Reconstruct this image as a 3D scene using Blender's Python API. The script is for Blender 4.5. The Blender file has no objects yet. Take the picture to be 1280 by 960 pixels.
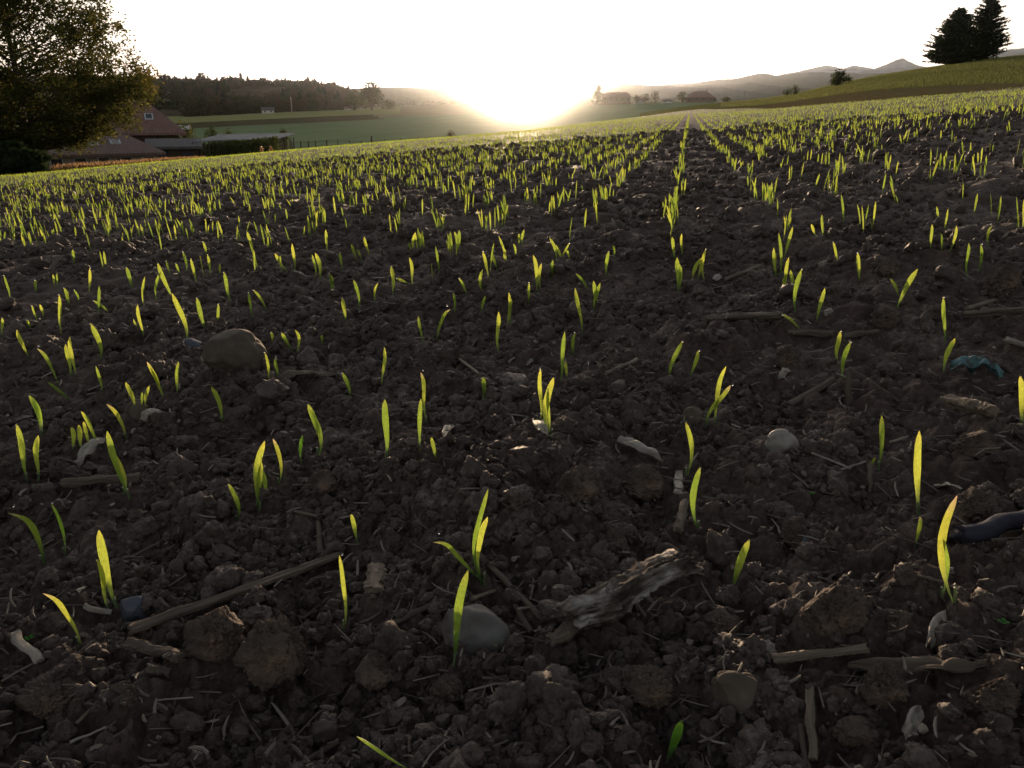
import bpy, math, random
import numpy as np
from mathutils import Vector, Matrix

random.seed(7)
rng = np.random.default_rng(11)
R = math.radians
scene = bpy.context.scene
col = scene.collection

# ------------------------------------------------------------------ camera
CAM_H = 0.40
PITCH = 19.04
FPX = 985.0                       # focal length in photo pixels (1280 wide)
cam_d = bpy.data.cameras.new('camera')
cam_d.sensor_width = 36.0
cam_d.lens = 36.0 * FPX / 1280.0
cam_d.clip_start = 0.02
cam_d.clip_end = 60000
cam_o = bpy.data.objects.new('camera', cam_d)
cam_o.location = (0, 0, CAM_H)
cam_o.rotation_euler = (R(90 - PITCH), 0, 0)
col.objects.link(cam_o)
scene.camera = cam_o

# ------------------------------------------------------------------ sky and sun
SUN_EL = 2.1
SUN_AZ = 0.9
world = bpy.data.worlds.new('World')
scene.world = world
world.use_nodes = True
wn = world.node_tree
sky = wn.nodes.new('ShaderNodeTexSky')
sky.sky_type = 'NISHITA'
sky.sun_disc = False
sky.sun_elevation = R(SUN_EL)
sky.sun_rotation = R(SUN_AZ)
sky.air_density = 1.0
sky.dust_density = 2.0
sky.ozone_density = 1.0
hsv = wn.nodes.new('ShaderNodeHueSaturation')
hsv.inputs['Saturation'].default_value = 0.40
wn.links.new(sky.outputs[0], hsv.inputs['Color'])
wn.links.new(hsv.outputs[0], wn.nodes['Background'].inputs['Color'])
wn.nodes['Background'].inputs['Strength'].default_value = 0.15

sun_d = bpy.data.lights.new('sun', 'SUN')
sun_d.energy = 5.0
sun_d.angle = R(0.5)
sun_d.color = (1.0, 0.72, 0.45)
sun_o = bpy.data.objects.new('sun', sun_d)
sun_o.rotation_euler = (R(-(90 - SUN_EL)), 0, R(-SUN_AZ))
sun_o.location = (0, 0, 60)
col.objects.link(sun_o)

vs = scene.view_settings
vs.view_transform = 'Standard'
vs.look = 'None'
vs.gamma = 1
vs.use_curve_mapping = False
vs.exposure = 1.18
cy = scene.cycles
cy.use_denoising = True
cy.max_bounces = 6
cy.diffuse_bounces = 2
cy.glossy_bounces = 2
cy.transmission_bounces = 4
cy.transparent_max_bounces = 8
cy.volume_bounces = 1
cy.sample_clamp_indirect = 4

HAZE_DENSITY = 5.2e-5

# ------------------------------------------------------------------ helpers: tags
def tag(o, label=None, cat=None, group=None, kind=None):
    if label: o['label'] = label
    if cat: o['category'] = cat
    if group: o['group'] = group
    if kind: o['kind'] = kind
    return o

def mesh_obj(name, verts, faces, mat, parent=None, smooth=False, attrs=None, mats=None, midx=None):
    """verts (n,3) array, faces: (m,k) array or list of arrays"""
    me = bpy.data.meshes.new(name)
    verts = np.asarray(verts, dtype=np.float32)
    groups = faces if isinstance(faces, list) else [faces]
    groups = [np.asarray(g, dtype=np.int32) for g in groups if len(g)]
    me.vertices.add(len(verts))
    me.vertices.foreach_set('co', verts.ravel())
    loops = np.concatenate([g.ravel() for g in groups])
    sizes = np.concatenate([np.full(len(g), g.shape[1], dtype=np.int32) for g in groups])
    starts = np.concatenate([[0], np.cumsum(sizes)[:-1]]).astype(np.int32)
    me.loops.add(len(loops))
    me.loops.foreach_set('vertex_index', loops.astype(np.int32))
    me.polygons.add(len(sizes))
    me.polygons.foreach_set('loop_start', starts)
    if mats:
        for m in mats: me.materials.append(m)
    elif mat:
        me.materials.append(mat)
    if midx is not None:
        me.polygons.foreach_set('material_index', np.asarray(midx, dtype=np.int32))
    me.polygons.foreach_set('use_smooth', np.full(len(sizes), bool(smooth)))
    me.update(calc_edges=True)
    if attrs:
        for k, v in attrs.items():
            v = np.asarray(v, dtype=np.float32)
            if v.ndim == 1:
                a = me.attributes.new(k, 'FLOAT', 'POINT'); a.data.foreach_set('value', v)
            else:
                a = me.attributes.new(k, 'FLOAT_VECTOR', 'POINT'); a.data.foreach_set('vector', v.ravel())
    o = bpy.data.objects.new(name, me)
    col.objects.link(o)
    if parent is not None:
        o.parent = parent
        o.location = (0, 0, 0)
    return o

def empty(name, loc, label=None, cat=None, group=None):
    o = bpy.data.objects.new(name, None)
    o.empty_display_size = 0.05
    o.location = loc
    col.objects.link(o)
    tag(o, label, cat, group)
    return o

# ------------------------------------------------------------------ noise
def _hash(ix, iy, seed, iz=0):
    a = (ix.astype(np.int64) * 374761393 + iy.astype(np.int64) * 668265263 + np.int64(seed) * 974634777)
    if not np.isscalar(iz): a = a + iz.astype(np.int64) * 2147483647
    a = a & 0xffffffff
    a = (a ^ (a >> 13)) * 1274126177 & 0xffffffff
    a = (a ^ (a >> 16)) * 2246822519 & 0xffffffff
    a = a ^ (a >> 15)
    return (a & 0xffffff).astype(np.float64) / 16777216.0

def noise2(x, y, seed):
    ix = np.floor(x); iy = np.floor(y)
    fx = x - ix; fy = y - iy
    u = fx * fx * fx * (fx * (fx * 6 - 15) + 10); v = fy * fy * fy * (fy * (fy * 6 - 15) + 10)
    a = _hash(ix, iy, seed); b = _hash(ix + 1, iy, seed)
    c = _hash(ix, iy + 1, seed); d = _hash(ix + 1, iy + 1, seed)
    return (a * (1 - u) + b * u) * (1 - v) + (c * (1 - u) + d * u) * v * 1.0 - 0.5

def noise3(p, seed):
    i = np.floor(p); f = p - i
    w = f * f * (3 - 2 * f)
    r = 0
    for dx in (0, 1):
        for dy in (0, 1):
            for dz in (0, 1):
                h = _hash(i[:, 0] + dx, i[:, 1] + dy, seed, i[:, 2] + dz)
                r = r + h * (w[:, 0] if dx else 1 - w[:, 0]) * (w[:, 1] if dy else 1 - w[:, 1]) * (w[:, 2] if dz else 1 - w[:, 2])
    return r - 0.5

def cells2(x, y, s, seed):
    """rounded clods: union of domes on a jittered grid (height 0..1)"""
    gx = np.floor(x / s); gy = np.floor(y / s)
    best = np.zeros_like(x)
    for dx in (-1, 0, 1):
        for dy in (-1, 0, 1):
            cx = gx + dx; cy_ = gy + dy
            px = (cx + _hash(cx, cy_, seed)) * s
            py = (cy_ + _hash(cx, cy_, seed + 1)) * s
            rad = s * (0.25 + 0.50 * _hash(cx, cy_, seed + 2))
            d2 = (x - px) ** 2 + ((y - py) * (0.8 + 0.5 * _hash(cx, cy_, seed + 3))) ** 2
            hgt = np.sqrt(np.maximum(rad * rad - d2, 0)) / s
            best = np.maximum(best, hgt)
    return best

def sstep(a, b, x):
    t = np.clip((x - a) / (b - a), 0, 1)
    return t * t * (3 - 2 * t)

# ------------------------------------------------------------------ view maths (for laying out by bearing and distance)
SP, CP = math.sin(R(PITCH)), math.cos(R(PITCH))
def ray(px, py):
    a = (px - 640) / FPX; t = (480 - py) / FPX
    return np.array([a, CP + t * SP, -SP + t * CP])

def elev_at(px, py):
    d = ray(px, py)
    return d[2] / math.hypot(d[0], d[1])

# bearing <-> photo column at the horizon row (y = 140)
DY0 = CP + 340 / FPX * SP
def az_of_px(px): return np.arctan2((np.asarray(px, float) - 640) / FPX, DY0)

# ------------------------------------------------------------------ terrain
GA, GB = 0.0748, -0.01615
TPX = np.array([-500, 0, 160, 320, 480, 640, 760, 865, 960, 1100, 1280, 1780], float)
TR = np.array([25, 45, 70, 100, 130, 160, 220, 300, 420, 600, 900, 1500, 3000, 9000], float)
TY = np.array([
 # 25  45   70   100  130  160  220  300  420  600  900  1500 3000 9000
 [262, 264, 272, 280, 276, 262, 230, 200, 178, 160, 150, 146, 142, 140],
 [221, 222, 227, 238, 243, 238, 212, 190, 172, 158, 149, 145, 142, 140],
 [206, 207, 210, 217, 221, 218, 200, 184, 168, 152, 145, 142, 141, 140],
 [193, 192, 193, 199, 203, 202, 190, 175, 160, 145, 139, 138, 138, 139],
 [180, 178, 178.5, 182, 185, 184, 176, 165, 152, 139, 133, 134, 137, 139],
 [168, 166, 165, 166, 169, 170, 165, 155, 145, 136, 129, 131, 135, 139],
 [158, 153.5, 151.5, 151, 152, 153, 150, 143, 135, 128, 126, 129, 134, 139],
 [150.5, 145, 142, 140, 137, 135, 132.5, 132.5, 129.5, 127, 126, 129, 134, 139],
 [144, 138, 134, 131, 128.5, 126, 122.5, 124.5, 129, 131, 132, 132, 135, 139],
 [133, 126, 119, 110, 104, 98, 93, 98, 115, 126, 130, 132, 135, 139],
 [120, 113, 104, 92, 83, 76, 68, 74, 100, 120, 130, 133, 136, 139],
 [80, 74, 66, 55, 47, 40, 32, 40, 80, 110, 128, 133, 136, 139]], float)
_TE = np.array([[elev_at(TPX[i], TY[i, j]) for j in range(len(TR))] for i in range(len(TPX))])
_TZ = CAM_H + _TE * TR[None, :]
_lr_f = np.linspace(math.log(25), math.log(9000), 240)
_az_f = np.linspace(az_of_px(-500), az_of_px(1780), 240)
def _pchip(xs, ys, xq):
    n = len(xs); h = np.diff(xs); d = np.diff(ys, axis=0) / h[:, None]
    m = np.zeros_like(ys)
    for i in range(1, n - 1):
        same = (d[i - 1] * d[i]) > 0
        w1 = 2 * h[i] + h[i - 1]; w2 = h[i] + 2 * h[i - 1]
        with np.errstate(divide='ignore', invalid='ignore'):
            m[i] = np.where(same, (w1 + w2) / (w1 / d[i - 1] + w2 / d[i]), 0)
    m[0] = d[0]; m[-1] = d[-1]
    k = np.clip(np.searchsorted(xs, xq) - 1, 0, n - 2)
    t = ((xq - xs[k]) / h[k])[:, None]; hh = h[k][:, None]
    return ((2 * t**3 - 3 * t**2 + 1) * ys[k] + (t**3 - 2 * t**2 + t) * hh * m[k]
            + (-2 * t**3 + 3 * t**2) * ys[k + 1] + (t**3 - t**2) * hh * m[k + 1])
_E1 = _pchip(np.log(TR), _TE.T.copy(), _lr_f)              # (lr, px) elevations
_E2 = _pchip(az_of_px(TPX), _E1.T.copy(), _az_f)           # (az, lr)

def G(X, Y):
    """macro ground height"""
    X = np.asarray(X, float); Y = np.asarray(Y, float)
    r = np.hypot(X, Y)
    az = np.arctan2(X, Y)
    near = GA * X + GB * Y + 0.10 * sstep(0.6, 3.0, r)
    near = near + 0.10 * np.exp(-((r - 6.5) / 2.6) ** 2) * sstep(az_of_px(930), az_of_px(1230), az)
    lr = np.log(np.maximum(r, 25))
    u = np.clip((lr - _lr_f[0]) / (_lr_f[-1] - _lr_f[0]) * 239, 0, 238.999)
    v = np.clip((az - _az_f[0]) / (_az_f[-1] - _az_f[0]) * 239, 0, 238.999)
    ui = u.astype(int); vi = v.astype(int); fu = u - ui; fv = v - vi
    e = ((_E2[vi, ui] * (1 - fv) + _E2[vi + 1, ui] * fv) * (1 - fu)
         + (_E2[vi, ui + 1] * (1 - fv) + _E2[vi + 1, ui + 1] * fv) * fu)
    far = CAM_H + e * np.maximum(r, 1e-6)
    w = sstep(18, 32, r)
    w = w * sstep(1.35, 1.0, np.abs(az))
    z = near * (1 - w) + far * w
    # behind and far to the sides: level out
    side = sstep(0.95, 1.5, np.abs(az)) * sstep(15, 40, r)
    return z * (1 - side) + side * (np.clip(near, -3, 3))

RINGR = 0.0060
def S(X, Y):
    """soil relief; each octave fades out where the mesh can no longer carry it"""
    X = np.asarray(X, float); Y = np.asarray(Y, float)
    r = np.hypot(X, Y)
    sp = np.maximum(r * RINGR, 0.0015)
    wx = X + 0.012 * noise2(X * 22, Y * 22, 91); wy = Y + 0.012 * noise2(X * 22, Y * 22, 92)
    h = 0.030 * noise2(X * 2.3, Y * 2.3, 1) + 0.022 * noise2(X * 6, Y * 6, 2)
    f1 = sstep(0.06, 0.015, sp)
    h += f1 * 0.016 * noise2(X * 17, Y * 17, 3)
    big = cells2(wx, wy, 0.11, 10)
    h += sstep(0.06, 0.02, sp) * 0.024 * big * sstep(-0.1, 0.35, noise2(X * 5, Y * 5, 44))
    h += sstep(0.03, 0.010, sp) * 0.018 * cells2(wx, wy, 0.048, 20)
    m = sstep(0.016, 0.006, sp)
    h += m * 0.016 * cells2(wx, wy, 0.024, 30)
    m2 = sstep(0.008, 0.003, sp)
    h += m2 * 0.0085 * cells2(X, Y, 0.0115, 40)
    h += m2 * 0.0035 * noise2(X * 130, Y * 130, 5) + m * 0.009 * noise2(X * 55, Y * 55, 4)
    # far furrow roughness keeps the crest uneven
    h += sstep(0.02, 0.05, sp) * 0.02 * noise2(X * 3.1, Y * 3.1, 6)
    return h * sstep(200, 80, r)

def H(X, Y): return G(X, Y) + S(X, Y)

def at(px, py, dz=0.0):
    """point of the ground seen at photo pixel (px, py)"""
    d = ray(px, py)
    t = 0.3
    lo = 0.2; hi = None
    ts = np.exp(np.linspace(math.log(0.3), math.log(400), 1400))
    P = d[None, :] * ts[:, None]
    below = (P[:, 2] + CAM_H) < G(P[:, 0], P[:, 1])
    k = int(np.argmax(below)) if below.any() else len(ts) - 1
    t0, t1 = ts[max(k - 1, 0)], ts[k]
    for _ in range(18):
        tm = (t0 + t1) / 2
        p = d * tm
        if p[2] + CAM_H < float(G(p[0], p[1])): t1 = tm
        else: t0 = tm
    p = d * t1
    # then the first bit of relief that the line meets
    q = t1 * np.linspace(.84, 1.12, 260)
    P = d[None, :] * q[:, None]
    hz = H(P[:, 0], P[:, 1])
    below = (P[:, 2] + CAM_H) < hz
    k = int(np.argmax(below)) if below.any() else 150
    return np.array([P[k, 0], P[k, 1], hz[k] + dz])

def depth(p): return p[1] * CP - (p[2] - CAM_H) * SP
def mpp(p): return depth(p) / FPX           # metres per photo pixel at that point
def polar(px, r, dz=0.0):
    a = float(az_of_px(px)); x = r * math.sin(a); y = r * math.cos(a)
    return np.array([x, y, float(G(x, y)) + dz])
def at_r(px, py, r):
    d = ray(px, py); d = d / math.hypot(d[0], d[1]) * r
    return np.array([d[0], d[1], CAM_H + d[2]])

# ------------------------------------------------------------------ materials
def new_mat(name):
    m = bpy.data.materials.new(name); m.use_nodes = True
    nt = m.node_tree; nt.nodes.clear()
    out = nt.nodes.new('ShaderNodeOutputMaterial')
    return m, nt, out
def N(nt, t, **kw):
    n = nt.nodes.new(t)
    for k, v in kw.items():
        if k in n.inputs.keys(): n.inputs[k].default_value = v
        else: setattr(n, k, v)
    return n
def ramp(nt, src, stops):
    cr = nt.nodes.new('ShaderNodeValToRGB')
    el = cr.color_ramp.elements
    while len(el) > 1: el.remove(el[-1])
    el[0].position = stops[0][0]; el[0].color = (*stops[0][1], 1)
    for p, c in stops[1:]:
        e = el.new(p); e.color = (*c, 1)
    nt.links.new(src, cr.inputs[0])
    return cr
def noisy_mat(name, stops, scale=20, rough=0.9, bump=0.0, bscale=200, bdist=0.002, detail=6, spec=0.3, stretch=None, coords='Object', sheen=0):
    m, nt, out = new_mat(name)
    L = nt.links.new
    bs = N(nt, 'ShaderNodeBsdfPrincipled', Roughness=rough)
    bs.inputs['Specular IOR Level'].default_value = spec
    tc = N(nt, 'ShaderNodeTexCoord')
    src = tc.outputs[coords]
    if stretch:
        mp = N(nt, 'ShaderNodeMapping'); mp.inputs['Scale'].default_value = stretch
        L(src, mp.inputs[0]); src = mp.outputs[0]
    nz = N(nt, 'ShaderNodeTexNoise', Scale=scale, Detail=detail, Roughness=0.6)
    L(src, nz.inputs['Vector'])
    cr = ramp(nt, nz.outputs[0], stops)
    L(cr.outputs[0], bs.inputs['Base Color'])
    if bump:
        n2 = N(nt, 'ShaderNodeTexNoise', Scale=bscale, Detail=5, Roughness=0.65)
        L(src, n2.inputs['Vector'])
        bp = N(nt, 'ShaderNodeBump', Strength=bump, Distance=bdist)
        L(n2.outputs[0], bp.inputs['Height']); L(bp.outputs[0], bs.inputs['Normal'])
    L(bs.outputs[0], out.inputs[0])
    return m

def soil_mat(name, spec=0.15, r0=.62):
    m, nt, out = new_mat(name)
    L = nt.links.new
    bs = N(nt, 'ShaderNodeBsdfPrincipled', Roughness=0.82)
    bs.inputs['Specular IOR Level'].default_value = spec
    geo = N(nt, 'ShaderNodeNewGeometry')
    n1 = N(nt, 'ShaderNodeTexNoise', Scale=9, Detail=8, Roughness=0.65)
    n2 = N(nt, 'ShaderNodeTexNoise', Scale=140, Detail=6, Roughness=0.7)
    L(geo.outputs['Position'], n1.inputs['Vector']); L(geo.outputs['Position'], n2.inputs['Vector'])
    mx = N(nt, 'ShaderNodeMath', operation='ADD'); L(n1.outputs[0], mx.inputs[0]); L(n2.outputs[0], mx.inputs[1])
    md = N(nt, 'ShaderNodeMath', operation='MULTIPLY'); md.inputs[1].default_value = 0.5; L(mx.outputs[0], md.inputs[0])
    cr = ramp(nt, md.outputs[0], [(0.32, (0.026, 0.018, 0.016)), (0.46, (0.088, 0.058, 0.049)),
                                  (0.56, (0.130, 0.096, 0.083)), (0.66, (0.34, 0.27, 0.24))])
    L(cr.outputs[0], bs.inputs['Base Color'])
    n3 = N(nt, 'ShaderNodeTexNoise', Scale=420, Detail=5, Roughness=0.7)
    L(geo.outputs['Position'], n3.inputs['Vector'])
    bp = N(nt, 'ShaderNodeBump', Strength=0.9, Distance=0.003)
    vo = N(nt, 'ShaderNodeTexVoronoi', Scale=210); vo.feature = 'SMOOTH_F1'
    L(geo.outputs['Position'], vo.inputs['Vector'])
    n4 = N(nt, 'ShaderNodeTexNoise', Scale=95, Detail=6, Roughness=0.72)
    L(geo.outputs['Position'], n4.inputs['Vector'])
    b0 = N(nt, 'ShaderNodeBump', Strength=0.5, Distance=0.008)
    b1 = N(nt, 'ShaderNodeBump', Strength=0.5, Distance=0.004); b1.invert = True
    L(n4.outputs[0], b0.inputs['Height']); L(b0.outputs[0], b1.inputs['Normal']); L(vo.outputs['Distance'], b1.inputs['Height'])
    L(b1.outputs[0], bp.inputs['Normal'])
    L(n3.outputs[0], bp.inputs['Height']); L(bp.outputs[0], bs.inputs['Normal'])
    rr = ramp(nt, n2.outputs[0], [(0.35, (r0,) * 3), (0.65, (0.9,) * 3)])
    L(rr.outputs[0], bs.inputs['Roughness'])
    L(bs.outputs[0], out.inputs[0])
    return m

def leaf_mat(name, base_c, mid_c, tip_c, trans=0.55, attr='t', gloss=0.35, var=0.25):
    m, nt, out = new_mat(name)
    L = nt.links.new
    at_ = N(nt, 'ShaderNodeAttribute', attribute_name=attr)
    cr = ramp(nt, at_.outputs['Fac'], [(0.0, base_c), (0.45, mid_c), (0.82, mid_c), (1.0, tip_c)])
    av = N(nt, 'ShaderNodeAttribute', attribute_name='v')
    hs = N(nt, 'ShaderNodeHueSaturation')
    mr = N(nt, 'ShaderNodeMapRange'); mr.inputs['To Min'].default_value = 0.5 - 0.018 * var / .25; mr.inputs['To Max'].default_value = 0.5 + 0.03 * var / .25
    L(av.outputs['Fac'], mr.inputs['Value']); L(mr.outputs[0], hs.inputs['Hue'])
    mv = N(nt, 'ShaderNodeMapRange'); mv.inputs['To Min'].default_value = 1.25; mv.inputs['To Max'].default_value = 0.7
    L(av.outputs['Fac'], mv.inputs['Value']); L(mv.outputs[0], hs.inputs['Value'])
    uu = N(nt, 'ShaderNodeAttribute', attribute_name='u')
    ws = N(nt, 'ShaderNodeMath', operation='MULTIPLY'); ws.inputs[1].default_value = 34.0; L(uu.outputs['Fac'], ws.inputs[0])
    sn = N(nt, 'ShaderNodeMath', operation='SINE'); L(ws.outputs[0], sn.inputs[0])
    geo = N(nt, 'ShaderNodeNewGeometry')
    nz = N(nt, 'ShaderNodeTexNoise', Scale=330, Detail=2); L(geo.outputs['Position'], nz.inputs['Vector'])
    sm = N(nt, 'ShaderNodeMath', operation='MULTIPLY_ADD'); sm.inputs[1].default_value = 0.2; sm.inputs[2].default_value = 0.62
    L(sn.outputs[0], sm.inputs[0])
    sa = N(nt, 'ShaderNodeMath', operation='MULTIPLY_ADD'); sa.inputs[1].default_value = 0.7
    L(nz.outputs[0], sa.inputs[0]); L(sm.outputs[0], sa.inputs[2])
    st = N(nt, 'ShaderNodeMixRGB', blend_type='MULTIPLY'); st.inputs[0].default_value = 1
    cmb = N(nt, 'ShaderNodeCombineColor'); L(sa.outputs[0], cmb.inputs[0]); L(sa.outputs[0], cmb.inputs[1]); L(sa.outputs[0], cmb.inputs[2])
    L(cr.outputs[0], st.inputs[1]); L(cmb.outputs[0], st.inputs[2])
    L(st.outputs[0], hs.inputs['Color'])
    df = N(nt, 'ShaderNodeBsdfDiffuse'); tr = N(nt, 'ShaderNodeBsdfTranslucent'); gl = N(nt, 'ShaderNodeBsdfGlossy', Roughness=0.32)
    dk = N(nt, 'ShaderNodeMixRGB', blend_type='MULTIPLY'); dk.inputs[0].default_value = 1; dk.inputs[2].default_value = (0.60, 0.72, 0.60, 1)
    L(hs.outputs[0], dk.inputs[1]); L(dk.outputs[0], df.inputs[0]); L(hs.outputs[0], tr.inputs[0])
    gl.inputs[0].default_value = (0.9, 0.9, 0.8, 1)
    mx = N(nt, 'ShaderNodeMixShader'); mx.inputs[0].default_value = trans
    L(df.outputs[0], mx.inputs[1]); L(tr.outputs[0], mx.inputs[2])
    fr = N(nt, 'ShaderNodeFresnel', IOR=1.35)
    fm = N(nt, 'ShaderNodeMath', operation='MULTIPLY'); fm.inputs[1].default_value = gloss; L(fr.outputs[0], fm.inputs[0])
    m2 = N(nt, 'ShaderNodeMixShader'); L(fm.outputs[0], m2.inputs[0]); L(mx.outputs[0], m2.inputs[1]); L(gl.outputs[0], m2.inputs[2])
    L(m2.outputs[0], out.inputs[0])
    return m

M = {}
M['soil'] = soil_mat('soil')
M['crumb'] = soil_mat('soil_crumb', .5, .5)
M['plough'] = noisy_mat('ploughed_strip', [(0.35, (0.12, 0.09, 0.05)), (0.65, (0.19, 0.155, 0.075))], scale=1.2, coords='Object', bump=0.6, bscale=3, bdist=0.2, spec=0.0, rough=1.0)
M['strip_green'] = noisy_mat('sown_hillside', [(0.32, (0.12, 0.09, 0.04)), (0.5, (0.17, 0.17, 0.05)), (0.68, (0.24, 0.26, 0.08))], scale=0.9, bump=0.8, bscale=4, bdist=0.3, detail=8, spec=0.0, rough=1.0)
M['meadow'] = noisy_mat('valley_meadow', [(0.3, (0.15, 0.21, 0.11)), (0.7, (0.20, 0.26, 0.14))], scale=0.05, bump=0.4, bscale=1.5, bdist=0.1, spec=0.0, rough=1.0)
M['meadow_pale'] = noisy_mat('far_meadow', [(0.3, (0.24, 0.25, 0.10)), (0.7, (0.30, 0.30, 0.13))], scale=0.05, bump=0.4, bscale=1.5, bdist=0.1, spec=0.0, rough=1.0)
M['maize'] = noisy_mat('dark_crop_strip', [(0.3, (0.07, 0.065, 0.035)), (0.7, (0.11, 0.09, 0.05))], scale=0.3, bump=0.5, bscale=2, bdist=0.2, spec=0.0, rough=1.0)
M['brown_field'] = noisy_mat('dull_field', [(0.3, (0.20, 0.18, 0.10)), (0.7, (0.26, 0.23, 0.13))], scale=0.04, bump=0.4, bscale=1.5, bdist=0.1, spec=0.0, rough=1.0)
M['hill_wood'] = noisy_mat('wooded_hillside', [(0.35, (0.07, 0.058, 0.042)), (0.65, (0.15, 0.12, 0.08))], scale=0.02, bump=0.6, bscale=0.06, bdist=6, spec=0.0, rough=1.0)
M['hill_far'] = noisy_mat('far_range', [(0.35, (0.05, 0.065, 0.045)), (0.65, (0.10, 0.11, 0.07))], scale=0.004, bump=0.5, bscale=0.01, bdist=20, spec=0.0, rough=1.0)
M['alp'] = noisy_mat('snowy_rock', [(0.42, (0.24, 0.23, 0.24)), (0.60, (0.42, 0.42, 0.44))], scale=0.01, bump=0.6, bscale=0.02, bdist=20, spec=0.0, rough=1.0)
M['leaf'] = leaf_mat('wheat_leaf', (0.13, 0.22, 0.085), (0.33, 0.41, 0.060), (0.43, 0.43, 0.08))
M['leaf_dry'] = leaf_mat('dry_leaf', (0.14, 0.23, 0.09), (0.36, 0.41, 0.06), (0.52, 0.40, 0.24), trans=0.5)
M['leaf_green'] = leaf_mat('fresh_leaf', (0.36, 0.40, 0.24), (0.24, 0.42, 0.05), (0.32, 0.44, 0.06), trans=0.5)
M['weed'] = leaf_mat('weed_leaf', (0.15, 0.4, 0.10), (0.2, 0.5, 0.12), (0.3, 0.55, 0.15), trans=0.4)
M['dark_clod'] = M['soil']
M['straw'] = noisy_mat('old_straw', [(0.32, (0.09, 0.065, 0.048)), (0.5, (0.19, 0.145, 0.11)), (0.7, (0.34, 0.28, 0.22))], scale=60, stretch=(1, 1, 0.12), bump=0.7, bscale=260, bdist=0.0015, rough=0.75)
M['straw_dark'] = noisy_mat('weathered_stalk', [(0.3, (0.055, 0.04, 0.032)), (0.52, (0.135, 0.10, 0.078)), (0.7, (0.26, 0.21, 0.17))], scale=60, stretch=(1, 1, 0.10), bump=0.8, bscale=220, bdist=0.002, rough=0.8)
M['bark'] = noisy_mat('rotten_wood', [(0.38, (0.03, 0.022, 0.018)), (0.46, (0.09, 0.064, 0.05)), (0.54, (0.20, 0.17, 0.15)), (0.66, (0.42, 0.38, 0.35))], scale=70, stretch=(1, 1, 0.3), bump=1.0, bscale=150, bdist=0.004, rough=0.85)
M['husk'] = noisy_mat('pale_husk', [(0.3, (0.14, 0.115, 0.095)), (0.5, (0.30, 0.26, 0.22)), (0.7, (0.50, 0.45, 0.40))], scale=90, stretch=(1, 1, 0.2), bump=0.8, bscale=260, bdist=0.002, rough=0.7)
M['stone_brown'] = noisy_mat('brown_rock', [(0.35, (0.075, 0.057, 0.045)), (0.6, (0.125, 0.098, 0.078)), (0.75, (0.18, 0.15, 0.12))], scale=22, bump=0.7, bscale=120, bdist=0.003, rough=0.85)
M['stone_pale'] = noisy_mat('pale_pebble', [(0.34, (0.11, 0.085, 0.07)), (0.45, (0.24, 0.21, 0.18)), (0.65, (0.36, 0.32, 0.28))], scale=26, bump=0.3, bscale=150, bdist=0.001, rough=0.5, spec=0.5)
M['stone_grey'] = noisy_mat('grey_stone', [(0.34, (0.06, 0.048, 0.042)), (0.46, (0.11, 0.10, 0.098)), (0.65, (0.16, 0.15, 0.145)), (0.78, (0.24, 0.22, 0.21))], scale=24, bump=0.4, bscale=180, bdist=0.0015, rough=0.7)
M['stone_slate'] = noisy_mat('slate_stone', [(0.3, (0.055, 0.06, 0.08)), (0.7, (0.10, 0.11, 0.14))], scale=45, bump=0.3, bscale=180, bdist=0.001, rough=0.5, spec=0.5)
M['hose'] = noisy_mat('dark_blue_root', [(0.3, (0.020, 0.020, 0.035)), (0.6, (0.045, 0.042, 0.065)), (0.75, (0.09, 0.08, 0.09))], scale=40, stretch=(1, 1, .3), bump=0.8, bscale=120, bdist=0.003, rough=0.75, spec=0.3)
M['plastic'] = noisy_mat('blue_green_film', [(0.42, (0.05, 0.05, 0.05)), (0.5, (0.07, 0.17, 0.19)), (0.62, (0.16, 0.30, 0.33)), (0.72, (0.45, 0.55, 0.56))], scale=60, bump=1.0, bscale=200, bdist=0.003, rough=0.35, spec=0.6)
M['crust'] = noisy_mat('earthen_crumb', [(0.3, (0.06, 0.042, 0.035)), (0.5, (0.13, 0.094, 0.076)), (0.62, (0.19, 0.13, 0.10)), (0.74, (0.32, 0.185, 0.11))], scale=24, bump=1.0, bscale=110, bdist=0.009, rough=0.9)
M['foliage'] = leaf_mat('foliage', (0.06, 0.075, 0.02), (0.065, 0.08, 0.022), (0.07, 0.085, 0.024), trans=0.35, gloss=0.0)
M['foliage_rust'] = leaf_mat('pine_foliage', (0.06, 0.07, 0.025), (0.095, 0.092, 0.028), (0.20, 0.14, 0.03), trans=0.42, gloss=0.0, var=0.5)
M['conifer'] = leaf_mat('conifer_needles', (0.03, 0.045, 0.02), (0.04, 0.055, 0.025), (0.05, 0.065, 0.03), trans=0.25, gloss=0.0)
M['trunk'] = noisy_mat('tree_bark', [(0.3, (0.05, 0.035, 0.025)), (0.7, (0.11, 0.08, 0.06))], scale=4, stretch=(1, 1, .2), bump=0.5, bscale=10, bdist=0.05)
M['dry_grass'] = leaf_mat('dry_grass', (0.24, 0.15, 0.08), (0.34, 0.20, 0.11), (0.42, 0.27, 0.16), trans=0.45, gloss=0.1)
M['leaf_far'] = leaf_mat('hillside_crop', (0.13, 0.14, 0.05), (0.18, 0.18, 0.065), (0.22, 0.21, 0.08), trans=0.4)
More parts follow.
